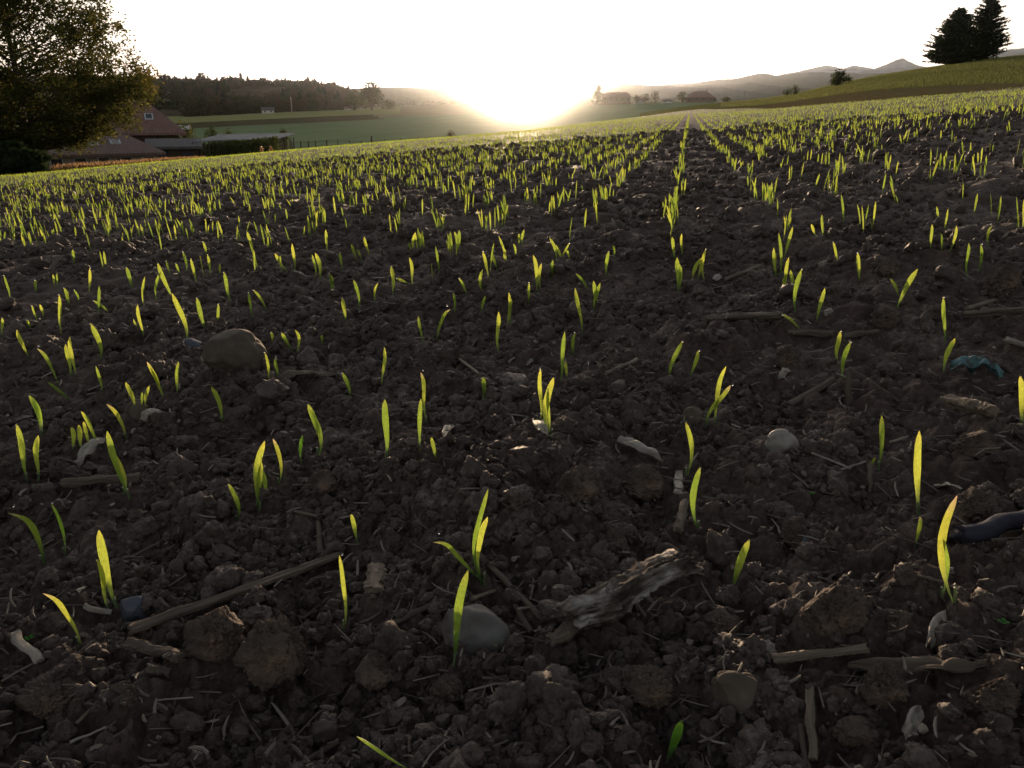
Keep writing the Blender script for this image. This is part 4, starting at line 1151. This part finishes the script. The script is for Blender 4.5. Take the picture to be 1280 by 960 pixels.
tag(o, kind='stuff')

# ------------------------------------------------------------------ straw litter (uncountable bits)
nL = 6500
r = np.exp(rng.uniform(math.log(.35), math.log(7), nL)); a = rng.uniform(-.8, .8, nL)
X = r * np.sin(a); Y = r * np.cos(a); Zl = H(X, Y)
Vs, Fs, vv = [], [], []; off = 0
for i in range(nL):
    L_ = float(np.exp(rng.normal(math.log(.010), .6))) * (.8 + .4 * r[i]); w = rng.uniform(.0003, .0012) * (.8 + .35 * r[i])
    if rng.random() < .12: L_ *= .35; w *= 2.6
    th = rng.uniform(0, math.pi); L_ = min(L_, .12)
    d = np.array([math.cos(th), math.sin(th), rng.normal(0, .22)]); s = np.array([-math.sin(th), math.cos(th), rng.normal(0, .3)])
    c = np.array([X[i], Y[i], Zl[i] + .005 + .0032 * r[i]])
    b = rng.uniform(-.12, .12) * L_
    for j, tt in enumerate((-.5, -.1, .3, .5)):
        cc = c + d * tt * L_ + s * b * (1 - 4 * tt * tt)
        ww = w * (1, 1.1, .9, .5)[j]
        Vs += [cc - s * ww, cc + np.array([0, 0, ww * .9]), cc + s * ww, cc - np.array([0, 0, ww * .6])]
    for j in range(3):
        for q in range(4):
            A0 = off + j * 4 + q; A1 = off + j * 4 + (q + 1) % 4
            Fs.append((A0, A1, A1 + 4, A0 + 4))
    Fs.append((off + 3, off + 2, off + 1, off)); Fs.append((off + 12, off + 13, off + 14, off + 15))
    off += 16
    vv += [rng.random() * min(1, .80 + .1 * r[i])] * 16
m, nt, out = new_mat('straw_litter')
bs = N(nt, 'ShaderNodeBsdfPrincipled', Roughness=.7); atn = N(nt, 'ShaderNodeAttribute', attribute_name='v')
cr = ramp(nt, atn.outputs['Fac'], [(0, (.06, .045, .036)), (.5, (.14, .105, .085)), (.82, (.25, .205, .17)), (.95, (.36, .31, .27)), (1, (.62, .57, .52))])
nt.links.new(cr.outputs[0], bs.inputs['Base Color']); nt.links.new(bs.outputs[0], out.inputs[0])
o = mesh_obj('straw_litter', np.array(Vs), np.array(Fs), m, smooth=False, attrs={'v': np.array(vv)})
tag(o, kind='stuff')

# tiny weed seedlings
for k, (x, y, w, lb) in enumerate([(38, 803, 8, 'tiny round-leaved weed beside the flat grey chip'), (1253, 782, 9, 'tiny bright weed sprout at the right edge'), (940, 826, 9, 'tiny green weed left of the whitish lump'),
                                   (640, 730, 7, 'tiny pale weed beside the slanting straw'), (818, 676, 5, 'tiny green weed sprout near the tan root piece'), (1015, 620, 5, 'tiny weed sprout below the pale pebble')]):
    p = at(x, y); s = mpp(p)
    root = empty('weed_sprout', p, lb, 'weed')
    for j in range(4):
        th = j * 1.6 + k; d = np.array([math.cos(th), math.sin(th), 0]) * w * s * .45
        v, f = ICO[2]
        V_ = v * np.array([w * s * .33, w * s * .25, w * s * .04]); c_, s_ = math.cos(th), math.sin(th)
        V_ = np.column_stack([V_[:, 0] * c_ - V_[:, 1] * s_, V_[:, 0] * s_ + V_[:, 1] * c_, V_[:, 2] + V_[:, 0] * .35])
        mesh_obj('leaf', V_ + d + np.array([0, 0, w * s * .6]), f, M['weed'], parent=root, smooth=True, attrs={'t': np.full(len(V_), .5), 'v': np.full(len(V_), .5)})
    V_, F_, F3 = rod((0, 0, -.002), (0, 0, w * s * .6), w * s * .06, w * s * .05, seg=3, n=5)
    mesh_obj('stem', V_, [F_, F3], M['weed'], parent=root, attrs={'t': np.zeros(len(V_)), 'v': np.full(len(V_), .5)})

# ------------------------------------------------------------------ trees
def leaf_quads(C, size, n_per=1, spread=0.0, up=.3):
    """random leaf-clump quads round points C"""
    C = np.repeat(C, n_per, 0) + rng.normal(0, spread, (len(C) * n_per, 3))
    n = len(C)
    a = rng.normal(size=(n, 3)); a[:, 2] *= .6; a /= np.linalg.norm(a, axis=1)[:, None]
    b = np.cross(a, rng.normal(size=(n, 3))); b /= np.linalg.norm(b, axis=1)[:, None]
    s = size * rng.uniform(.5, 1.2, n)[:, None]
    V = np.stack([C - a * s, C - b * s * .45, C + a * s, C + b * s * .45], 1).reshape(-1, 3)
    F = np.arange(n * 4).reshape(-1, 4)
    return V, F

def put_tree(name, base, V, F, mat, trunk, label, cat='tree', group=None, limbs=None):
    root = empty(name, base, label, cat, group)
    zt = V[:, 2]; rd = np.hypot(V[:, 0], V[:, 1]); t = np.clip(rd / max(rd.max(), 1e-3), 0, 1)
    v = np.repeat(rng.random(len(F)), 4)
    mesh_obj('crown', V, F, mat, parent=root, attrs={'t': t, 'v': v})
    if trunk:
        TV, TF, T3 = rod((0, 0, -1), (0, 0, trunk[0]), trunk[1], trunk[1] * .35, seg=14, n=10, lump=.15)
        vs2, fs2, f32 = [TV], [TF], [T3]; o_ = len(TV)
        for (p0, p1, r0) in (limbs or []):
            a_, b_, c_ = rod(p0, p1, r0, r0 * .3, seg=6, n=6, bend=.05)
            vs2.append(a_ + np.asarray(p0)); fs2.append(b_ + o_); f32.append(c_ + o_); o_ += len(a_)
        TV2 = [vs2[0] + np.array([0, 0, -1])] + vs2[1:]
        mesh_obj('trunk', np.concatenate(TV2), [np.concatenate(fs2), np.concatenate(f32)], M['trunk'], parent=root, smooth=True)
    return root

def broadleaf(px, r, hpx, wpx, label, mat='foliage', n=900, name='tree', group=None, sink=.0, shape='round', top_y=None, foot=.12):
    base = polar(px, r); u = r / FPX * 1.03
    if top_y is not None:     # set height by where the top shows
        topz = at_r(px, top_y, r)[2]; Ht = topz - base[2]
    else: Ht = hpx * u
    W = wpx * u / 2
    nb = 26
    lob = rng.normal(size=(nb, 3)); lob /= np.linalg.norm(lob, axis=1)[:, None]
    lob *= rng.uniform(.35, .8, nb)[:, None]
    cen = lob * np.array([W, W, Ht * (1 - foot) * .55]) * .85 + np.array([0, 0, Ht * (foot + (1 - foot) * (.5 if foot > 0 else .36))])
    cen[0] = (0, 0, Ht * .78)
    if shape == 'cone': cen[:, :2] *= (1.15 - (cen[:, 2:3] / Ht)) * 1.1
    k = rng.integers(0, nb, n)
    R_ = rng.uniform(.26, .5, nb)
    d = rng.normal(size=(n, 3)); d /= np.linalg.norm(d, axis=1)[:, None]; d *= (rng.uniform(0, 1, n) ** .4)[:, None]
    C = cen[k] + d * (R_[k])[:, None] * np.array([W, W, Ht * .42])
    C[:, 2] = np.clip(C[:, 2], Ht * foot * .5, Ht)
    V, F = leaf_quads(C, max(.10 * W, .1))
    limbs = [((0, 0, Ht * foot * 1.2), tuple(cen[j] * .9), W * .05) for j in range(5)]
    return put_tree(name, base, V, F, M[mat], (Ht * .7, W * .09), label, 'bush' if name in ('bush', 'shrub', 'hedge') else 'tree', group, limbs)

def conifer(px, r, top_y, wpx, label, n_whorl=34, mat='conifer', name='conifer', per=9, sz=.30, droop=.0, base_frac=.02, seed=0, group=None, power=.85, off=0):
    base = polar(px, r); Ht = at_r(px, top_y, r)[2] - base[2]; u = r / FPX * 1.03; W = wpx * u / 2
    Cs = []; limbs = []
    for i in range(n_whorl):
        f = base_frac + (1 - base_frac) * (i / n_whorl) ** .95
        z = f * Ht
        R0 = W * (1 - f) ** power * (1 if f > .12 else .85)
        nb = max(4, int(per * (1 - f * .5)))
        for j in range(nb):
            th = rng.uniform(0, 6.28); Lb = R0 * rng.uniform(.55, 1.18)
            m_ = max(4, int(Lb / (sz * .38)))
            s = np.linspace(.08, 1, m_)
            zz = z + (s ** 1.7) * Lb * rng.uniform(.05, .32) - s * Lb * droop
            c = np.stack([np.cos(th) * s * Lb, np.sin(th) * s * Lb, zz], 1)
            c += rng.normal(0, 1, c.shape) * np.array([1, 1, .45]) * (sz * .5 * (1.15 - s))[:, None]
            Cs.append(c)
            if j < 2: limbs.append(((0, 0, z), (math.cos(th) * Lb * .9, math.sin(th) * Lb * .9, z + .1 * Lb), .04 * W * .3))
    C = np.concatenate(Cs)
    V, F = leaf_quads(C, sz, 2, sz * .25)
    return put_tree(name, base, V, F, M[mat], (Ht * .97, W * .06), label, 'tree', group, limbs[:40])

# big tree at the left edge (crown runs out of the picture)
def big_tree():
    r = 72.0; base = polar(28, r); u = r / FPX * 1.03
    top = at_r(28, -95, r)[2] - base[2]
    low = at_r(28, 184, r)[2] - base[2]
    Cs = []; limbs = []
    for i in range(1150):
        f = rng.random() ** 1.1 if i > 90 else rng.random() * .3
        z = low + (top - low) * f
        R0 = np.interp(f, [0, .05, .13, .31, .49, .66, .85, 1], [3.4, 6.0, 7.7, 9.8, 8.0, 6.8, 4.2, .8])
        th = rng.uniform(0, 6.28); q = R0 * rng.uniform(.25, 1) ** .6
        if rng.random() < .06: q *= 1.09
        c = np.array([math.cos(th) * q, math.sin(th) * q, z])
        rad = rng.uniform(.55, 1.15) * (1 if f < .8 else .7)
        k = int(rng.uniform(14, 30) * (1.2 if f < .36 else .95))
        d = rng.normal(0, .5, (k, 3)) * np.array([rad, rad, rad * .62])
        d[:, 2] += np.hypot(d[:, 0], d[:, 1]) * .15
        Cs.append(c[None] + d)
        if i % 9 == 0: limbs.append(((0, 0, max(z - q * .45, low * .8)), tuple(c), .07))
    # one limb reaching out to the right with an upturned tip
    for t_ in np.linspace(.5, 1, 16):
        c = np.array([10.2 * t_, -1.0, low + (top - low) * (.22 + .10 * t_ ** 3)])
        Cs.append(c[None] + rng.normal(0, .42, (26, 3)))
    C = np.concatenate(Cs)
    V, F = leaf_quads(C, .15, 4, .17)
    print('big tree leaves', len(F))
    return put_tree('pine_tree', base, V, F, M['foliage_rust'], (top * .95, .30), 'big dark spreading tree at the left edge, sky showing through its upper crown', 'tree', None, limbs)
big_tree()
broadleaf(8, 58, 0, 84, 'round nearly black bush under the big tree at the left edge', n=5200, name='bush', top_y=172, foot=.0, mat='conifer')

conifer(1179, 205, 11, 58, 'left and lower of the two dark spruces on the right-hand hill', n_whorl=54, per=19, sz=.28, power=.6, group='pair of spruces on the hill', droop=.05)
conifer(1214, 212, -4, 48, 'right and taller of the two dark spruces on the hill, sky gaps in it', n_whorl=46, per=14, sz=.28, power=.48, group='pair of spruces on the hill')
broadleaf(1043, 185, 0, 27, 'round dark bush standing alone on the hill skyline', n=1300, name='bush', top_y=84, foot=.0)
broadleaf(991, 195, 0, 14, 'right one of the low bushes on the far slope', n=500, name='bush', top_y=104, foot=.0)
broadleaf(981, 200, 0, 14, 'left one of the low bushes on the far slope', n=400, name='bush', top_y=107, foot=.0)
broadleaf(465, 640, 0, 32, 'large round tree standing alone at the left valley edge', n=1800, top_y=101, foot=.08)
broadleaf(486, 660, 0, 26, 'low bush row right of the large round tree', n=500, name='bush', top_y=122, foot=.0)
broadleaf(443, 660, 0, 28, 'dark tree left of the large round tree', n=700, top_y=114, foot=.05)
for k, (x, r_, ty, w, lb, mt, sh) in enumerate([
    (226, 118, 147, 30, 'yellowish bushy tree right of the big farmhouse', 'foliage_rust', 'round'), (200, 100, 168, 34, 'dark shrub in front of the farmhouse shed', 'conifer', 'round'),
    (237, 102, 172, 16, 'small shrub at the right end of the shed', 'foliage', 'round'), (283, 150, 155, 22, 'small round tree behind the netting, left one', 'foliage_rust', 'round'),
    (313, 150, 164, 16, 'low flat bush between the two small trees', 'foliage', 'round'), (351, 140, 157, 22, 'small cone-shaped tree at the right end of the netting', 'foliage_rust', 'cone'),
    (562, 150, 161, 13, 'tiny reddish tree alone at the valley field edge', 'foliage_rust', 'round'), (262, 190, 150, 24, 'pale bush behind the farm garden', 'foliage', 'round'),
    (180, 400, 132, 26, 'dark tree behind the farmhouse roof', 'foliage', 'round')]):
    broadleaf(x, r_, 0, w, lb, n=1100, name='bush' if 'bush' in lb or 'shrub' in lb else 'tree', top_y=ty, foot=.05, mat=mt, shape=sh)
conifer(747, 500, 106, 17, 'dark conifer left of the far barn', n_whorl=18, per=8, sz=.55, power=.5)
for x, ty, w, lb in [(795, 117, 13, 'small tree right of the left far barn'), (806, 115, 12, 'pale thin tree between the far farm trees'), (818, 111, 15, 'rounded tree at the right end of the left far farm'),
                     (852, 113.5, 20, 'tree left of the right far barn'), (890, 121, 14, 'bush at the right end of the right far barn'), (905, 120, 16, 'low dark bush right of the far farm')]:
    broadleaf(x, 500, 0, w, lb, n=500, name='bush' if 'bush' in lb else 'tree', top_y=ty, foot=.03)

# woodland on the wooded hill: reads as one mass
wc = bpy.data.collections.new('woodland_shapes')
for k in range(6):
    n = 260
    if k < 4:
        d = rng.normal(size=(n, 3)); d /= np.linalg.norm(d, axis=1)[:, None]
        C = d * (rng.uniform(.5, 1, n) ** .5)[:, None] * np.array([.5, .5, .5]) + np.array([0, 0, .55]); C += rng.normal(0, .05, C.shape)
    else:
        f = rng.random(n) ** 1.3; th = rng.uniform(0, 6.28, n); q = .34 * (1 - f) * rng.uniform(.6, 1.1, n)
        C = np.stack([np.cos(th) * q, np.sin(th) * q, f * 1.3], 1)
    V_, F_ = leaf_quads(C, .16)
    me = bpy.data.meshes.new('woodland_shape'); me.from_pydata([tuple(v) for v in V_], [], [tuple(int(i) for i in f) for f in F_]); me.materials.append(M['conifer'] if k > 4 else M['foliage'] if k in (0, 3) else M['autumn'])
    a_ = me.attributes.new('v', 'FLOAT', 'POINT'); a_.data.foreach_set('value', np.repeat(rng.random(len(F_)), 4).astype(np.float32))
    wc.objects.link(bpy.data.objects.new('woodland_shape', me))
dg = bpy.context.evaluated_depsgraph_get()
hill = bpy.data.objects['wooded_hill']
hv = np.empty(len(hill.data.vertices) * 3, np.float32); hill.data.vertices.foreach_get('co', hv); hv = hv.reshape(24, 420, 3)
nT = 3600
u = rng.uniform(3, 13.5, nT); v = rng.uniform(60, 382, nT)
ui, vi = u.astype(int), v.astype(int); fu = (u - ui)[:, None]; fv = (v - vi)[:, None]
Pw = hv[ui, vi] * (1 - fu) * (1 - fv) + hv[ui + 1, vi] * fu * (1 - fv) + hv[ui, vi + 1] * (1 - fu) * fv + hv[ui + 1, vi + 1] * fu * fv
open_ = noise2(Pw[:, 0] * .012, Pw[:, 1] * .012, 31) > .16
keepw = ~(open_ & (u < 10))
Pw = Pw[keepw]
sw = rng.uniform(5.5, 9.5, len(Pw)); sw[rng.random(len(Pw)) < .02] *= 1.4
o = scatter('woodland', Pw - np.array([0, 0, 1.5]), np.column_stack([np.zeros(len(Pw)), np.zeros(len(Pw)), rng.uniform(0, 6.28, len(Pw))]), sw[:, None] * rng.uniform(.8, 1.15, (len(Pw), 3)), rng.integers(0, 6, len(Pw)), wc)
tag(o, kind='stuff')
# hedge and tree belt along the foot of the hill
nT = 420; pxs = rng.uniform(235, 455, nT); rs = rng.uniform(700, 790, nT)
Pw = np.array([polar(a_, b_, -1) for a_, b_ in zip(pxs, rs)]); sw = rng.uniform(5, 11, nT) * np.interp(pxs, [235, 300, 455], [1.5, 1.3, .9])
o = scatter('valley_tree_belt', Pw, np.column_stack([np.zeros(nT), np.zeros(nT), rng.uniform(0, 6.28, nT)]), sw[:, None] * np.ones((1, 3)), rng.integers(0, 6, nT), wc)
tag(o, kind='stuff')
# shrubs along the far edge of meadow under the sun
nT = 160; pxs = rng.uniform(500, 740, nT); rs = rng.uniform(880, 960, nT)
Pw = np.array([polar(a_, b_, -1) for a_, b_ in zip(pxs, rs)]); sw = rng.uniform(2, 5, nT)
o = scatter('far_hedge', Pw, np.column_stack([np.zeros(nT), np.zeros(nT), rng.uniform(0, 6.28, nT)]), sw[:, None] * np.ones((1, 3)), rng.integers(0, 4, nT), wc)
tag(o, kind='stuff')

# ------------------------------------------------------------------ buildings
def box_geo(x0, x1, y0, y1, z0, z1):
    V = np.array([(x, y, z) for z in (z0, z1) for x, y in ((x0, y0), (x1, y0), (x1, y1), (x0, y1))], float)
    F = np.array([(0, 3, 2, 1), (4, 5, 6, 7), (0, 1, 5, 4), (1, 2, 6, 5), (2, 3, 7, 6), (3, 0, 4, 7)])
    return V, F
def roof_geo(w, d, h, hip, over=.6, th=.25):
    """hip or half-hip roof, ridge along X; bottom at z=0"""
    a, b = w / 2 + over, d / 2 + over
    V = np.array([(-a, -b, 0), (a, -b, 0), (a, b, 0), (-a, b, 0), (-a + hip, 0, h), (a - hip, 0, h),
                  (-a, -b, -th), (a, -b, -th), (a, b, -th), (-a, b, -th)], float)
    F4 = np.array([(0, 1, 5, 4), (2, 3, 4, 5), (0, 6, 7, 1), (1, 7, 8, 2), (2, 8, 9, 3), (3, 9, 6, 0), (6, 9, 8, 7)])
    F3 = np.array([(1, 2, 5), (3, 0, 4)])
    return V, F4, F3
def house(px, r, wpx, eave_y, ridge_y, label, wall='plaster', roof='roof', hip=0, dep=9, yaw=0, name='house', cat='house', windows=3, skylights=(), door=False, chimney=False, base_py=None, over=.6, wallmat2=None):
    base = polar(px, r); u = r / FPX * 1.03
    eave = at_r(px, eave_y, r)[2] - base[2]; rid = at_r(px, ridge_y, r)[2] - base[2]
    w = wpx * u
    root = empty(name, base, label, cat); root.rotation_euler = (0, 0, -float(az_of_px(px)) + yaw)
    V, F = box_geo(-w / 2, w / 2, -dep / 2, dep / 2, -1.0, eave - .02); mesh_obj('wall', V, F, M[wall], parent=root)
    V, F4, F3 = roof_geo(w, dep, rid - eave, hip if hip else .01, over)
    V[:, 2] += eave
    ro = mesh_obj('roof', V, [F4, F3], M[roof], parent=root)
    b = dep / 2 + over; sl = (rid - eave)
    for (sx, sf) in skylights:       # sf up the slope
        cx = sx * w / 2; n = math.hypot(b, sl); ay = -b * (1 - sf); az_ = eave + sl * sf
        ux = np.array([1, 0, 0]); uy = np.array([0, b / n, sl / n]); un = np.array([0, -sl / n, b / n])
        c0 = np.array([cx, ay, az_])
        def slab(hw, hh, z0, z1):
            V = np.array([c0 + ux * a * hw + uy * b_ * hh + un * z for z in (z0, z1) for a, b_ in ((-1, -1), (1, -1), (1, 1), (-1, 1))])
            return V, np.array([(0, 3, 2, 1), (4, 5, 6, 7), (0, 1, 5, 4), (1, 2, 6, 5), (2, 3, 7, 6), (3, 0, 4, 7)])
        V, F = slab(.46, .55, -.05, .12); sk = mesh_obj('skylight', V, F, M['frame'], parent=ro)
        V, F = slab(.34, .43, .10, .14); mesh_obj('pane', V, F, M['glass'], parent=sk)
    for k in range(windows):
        cx = -w / 2 + w * (k + .5) / windows; hh = eave
        ww, wh = min(.55, w / windows * .3), min(.6, hh * .18); cz = hh * .68
        V, F = box_geo(cx - ww, cx + ww, -dep / 2 - .06, -dep / 2 + .01, cz - wh, cz + wh); fr = mesh_obj('window', V, F, M['frame'] if wall != 'timber' else M['timber'], parent=root)
        V, F = box_geo(cx - ww * .82, cx + ww * .82, -dep / 2 - .08, -dep / 2 - .055, cz - wh * .85, cz + wh * .85); mesh_obj('pane', V, F, M['glass'], parent=fr)
    if door:
        V, F = box_geo(w * .12, w * .12 + 1.1, -dep / 2 - .05, -dep / 2 + .01, -.1, min(2.1, eave * .8)); mesh_obj('door', V, F, M['timber'], parent=root)
    if chimney:
        V, F = box_geo(w * .18, w * .18 + .7, -.35, .35, rid - .8, rid + .9); mesh_obj('chimney', V, F, M['plaster'], parent=root)
    return root

house(151, 112, 100, 165, 112, 'big farmhouse with steep brown hipped roof and two skylights, behind the left tree', wall='timber', roof='roof', hip=5.2, dep=12, name='farmhouse', windows=7, skylights=((.13, .36), (.50, .36)), door=True, over=.9, chimney=False)
house(114, 92, 104, 190, 169.5, 'long low farm building with weathered tiled roof, in front of the farmhouse', wall='plaster', roof='roof_old', hip=2.6, dep=8, name='farm_building', cat='barn', windows=5, door=True, skylights=((-.1, .55), (.3, .6)), yaw=.10)
house(212, 98, 44, 182, 173, 'small dark shed right of the low farm building', wall='timber', roof='roof_grey', hip=.01, dep=5, name='shed', cat='shed', windows=2)
house(770, 500, 32, 121, 115, 'far barn with long brown roof beside the conifer', wall='timber', roof='roof', hip=3, dep=10, name='barn', cat='barn', windows=5)
house(874, 500, 30, 122, 113.5, 'far farmhouse with big hipped roof, right of the lone tree', wall='timber', roof='roof', hip=5, dep=12, name='farmhouse', windows=4, chimney=True)
house(834, 500, 11, 126, 123.6, 'small white building between the two far farms', wall='white_wall', roof='roof_grey', dep=5, name='shed', cat='shed', windows=2)
house(800, 510, 12, 124, 121, 'small pale house among the far farm trees', wall='white_wall', roof='roof', dep=6, name='house', windows=2)
# houses on the wooded slope: placed on the hill mesh
def on_hill(px, y):
    v = (az_of_px(px) - az_of_px(-300)) ; q = np.linspace(-300, 520, 420); vi = int(np.argmin(abs(q - px)))
    for u_ in range(1, 13):
        for f in (0, .25, .5, .75):
            p = hv[u_, vi] * (1 - f) + hv[u_ + 1, vi] * f
            if proj(p[None].astype(float))[1][0] <= y: return p.astype(float)
    return hv[12, vi].astype(float)
def slope_house(px, r, z_y, wpx, label, roof='roof_grey', wall='white_wall', yaw=0.3):
    base = on_hill(px, z_y) if r is None else polar(px, r)
    r = math.hypot(base[0], base[1]); u = r / FPX * 1.03; w = wpx * u; h = w * .24
    root = empty('house', base, label, 'house', 'houses on the wooded slope'); root.rotation_euler = (0, 0, yaw)
    V, F = box_geo(-w / 2, w / 2, -w * .4, w * .4, -4, h); mesh_obj('wall', V, F, M[wall], parent=root)
    V, F4, F3 = roof_geo(w, w * .8, w * .26, .01, w * .06); V[:, 2] += h; mesh_obj('roof', V, [F4, F3], M[roof], parent=root)
    for k in (-.25, .25):
        V, F = box_geo(k * w - w * .06, k * w + w * .06, -w * .4 - .1, -w * .4, h * .35, h * .8); mesh_obj('window', V, F, M['glass'], parent=root)
for x, r_, y, w, lb, rf, wl in [(196, None, 124, 10, 'pale house on the slope, nearest the farmhouse roof', 'roof_grey', 'white_wall'), (207, None, 133, 13, 'pale-roofed house just above the farmhouse roof', 'frame', 'plaster'), (226, 420, 142, 14, 'dark house with bright roof right of the farmhouse', 'frame', 'timber'),
                            (264, 330, 149, 11, 'greenish pale shed at the start of the valley fields', 'metal', 'plaster'), (335, 690, 139, 13, 'small white house at the foot of the wooded hill', 'roof_grey', 'white_wall'), (174, None, 116, 9, 'pale house high on the slope above the farmhouse', 'roof_grey', 'white_wall'),
                            (435, 690, 130, 7, 'left small pale house near the large round tree', 'roof', 'white_wall'), (451, 690, 130, 7, 'right small pale house beside the large round tree', 'roof', 'white_wall')]:
    slope_house(x, r_, y, w, lb, rf, wl)

# netting-covered rows and fence behind the crest
def fence_posts():
    root_p = polar(292, 96)
    root = empty('netted_berry_rows', root_p, 'long low grey netting on posts behind the crest of the field', 'netting')
    q = np.linspace(236, 346, 23); pts = []
    for x in q: pts.append(polar(x, 96 + (x - 236) * .12) - root_p)
    pts = np.array(pts); n = len(pts)
    zt = np.array([at_r(x, np.interp(x, [236, 346], [176, 173]) + rng.uniform(-.6, .6), 96 + (x - 236) * .12)[2] - root_p[2] for x in q])
    top = np.column_stack([pts[:, :2], zt]); back = top + np.array([.5, 7, .5])
    V = np.concatenate([top, back, top + [0, 0, -.10], back + [0, 0, -.10]])
    i = np.arange(n - 1)
    F = np.concatenate([np.stack([i, i + 1, i + 1 + n, i + n], 1), np.stack([i + 2 * n, i + 3 * n, i + 3 * n + 1, i + 2 * n + 1], 1), np.stack([i, i + 2 * n, i + 2 * n + 1, i + 1], 1)])
    mesh_obj('net_roof', V, F, M['metal'], parent=root)
    for j in range(n):
        for d in (0, 6.8):
            p = pts[j] + np.array([0, d, 0]); zb = float(G(p[0] + root_p[0], p[1] + root_p[1])) - root_p[2]
            a_, b_, c_ = rod((p[0], p[1], zb - .3), (p[0], p[1], zt[j] - .1), .09, .08, seg=3, n=6); a_ = a_ + np.array([p[0], p[1], zb - .3])
            mesh_obj('post', a_, [b_, c_], M['post'], parent=root)
    # low bushes under the net
    C = []
    for j in range(5200):
        x = rng.uniform(238, 344); p = polar(x, 98 + rng.uniform(0, 6)) - root_p
        C.append(p + np.array([0, 0, rng.uniform(0, 2.3)]))
    V, F = leaf_quads(np.array(C), .22)
    mesh_obj('bushes', V, F, M['foliage'], parent=root, attrs={'t': np.full(len(V), .5), 'v': np.repeat(rng.random(len(F)), 4)})
fence_posts()
def fence():
    root_p = polar(440, 92)
    root = empty('wire_fence', root_p, 'thin wire fence along the far edge of the field, left of the sun', 'fence')
    q = [350, 362, 372, 382, 393, 405, 420, 436, 450, 478, 500, 522, 545, 570]
    prev = None; wires = []
    for k, x in enumerate(q):
        rr_f = 88 + (x - 350) * .05
        p = polar(x, rr_f) - root_p
        crest = np.interp(x, [320, 480, 640], [191, 178, 165])
        zt = at_r(x, crest - np.interp(x, [350, 410, 450, 570], [11, 9, 5, 3]), rr_f)[2] - root_p[2]
        rad = .07 if x < 420 else .05
        a_, b_, c_ = rod((p[0], p[1], p[2] - .3), (p[0] + rng.normal(0, .08), p[1], zt), rad, rad * .9, seg=4, n=7)
        mesh_obj('post', a_ + np.array([p[0], p[1], p[2] - .3]), [b_, c_], M['post'], parent=root)
        cur = np.array([p[0], p[1], zt])
        if prev is not None:
            for dz in (-.12, -.55):
                a_, b_, c_ = rod(prev + [0, 0, dz], cur + [0, 0, dz], .012, .012, seg=2, n=4, lump=0)
                wires.append((a_ + prev + np.array([0, 0, dz]), b_, c_))
        prev = cur
    off = 0; VV = []; FF = []; F3 = []
    for a_, b_, c_ in wires: VV.append(a_); FF.append(b_ + off); F3.append(c_ + off); off += len(a_)
    mesh_obj('wire', np.concatenate(VV), [np.concatenate(FF), np.concatenate(F3)], M['post'], parent=root)
fence()
# stout post and the pole by the wooded hill
def pole(px, r, top_y, rad, mat, label, name='post', cat='post', cap=False):
    p = polar(px, r); h = at_r(px, top_y, r)[2] - p[2]
    V, F, F3 = rod((0, 0, 0), (0, 0, h + .5), rad, rad * .85, seg=6, n=10, lump=.03, ragged=.1)
    V[:, 2] -= .5
    o = mesh_obj(name, V, [F, F3], mat, smooth=True); o.location = p
    tag(o, label, cat)
pole(462.5, 92, 170, .13, M['post'], 'stout dark post on the field edge left of the sun')
pole(365, 690, 121, .45, M['plaster'], 'pale tall pole at the foot of the wooded hill', 'pole', 'pole')
for x, lb in ((322.5, 'left of two small pale orange shrubs behind the crest'), (334, 'right of two small pale orange shrubs behind the crest')):
    broadleaf(x, 84, 0, 5.5, lb, n=260, name='shrub', top_y=181, foot=0, mat='orange')

# dry grass strip in front of the farm
n = 9000
pxg = rng.uniform(30, 250, n); rg = rng.uniform(68, 84, n)
azg = az_of_px(pxg); X = rg * np.sin(azg); Y = rg * np.cos(azg)
Pg = np.column_stack([X, Y, G(X, Y)])
hh = np.interp(pxg, [30, 60, 110, 150, 200, 250], [.5, .8, .7, .6, .5, .3]) * rng.uniform(.6, 1.2, n)
V, F, T, v = many_blades(Pg, 2, 14, 1, '')
V[:, :, 2] = Pg[:, None, 2] + np.tile(np.repeat(np.linspace(0, 1, 3), 2), (n, 1)) * (hh + (.0))[:, None]
o = mesh_obj('dry_grass', V.reshape(-1, 3), F, M['dry_grass'], attrs={'t': T, 'v': v})
tag(o, kind='stuff')
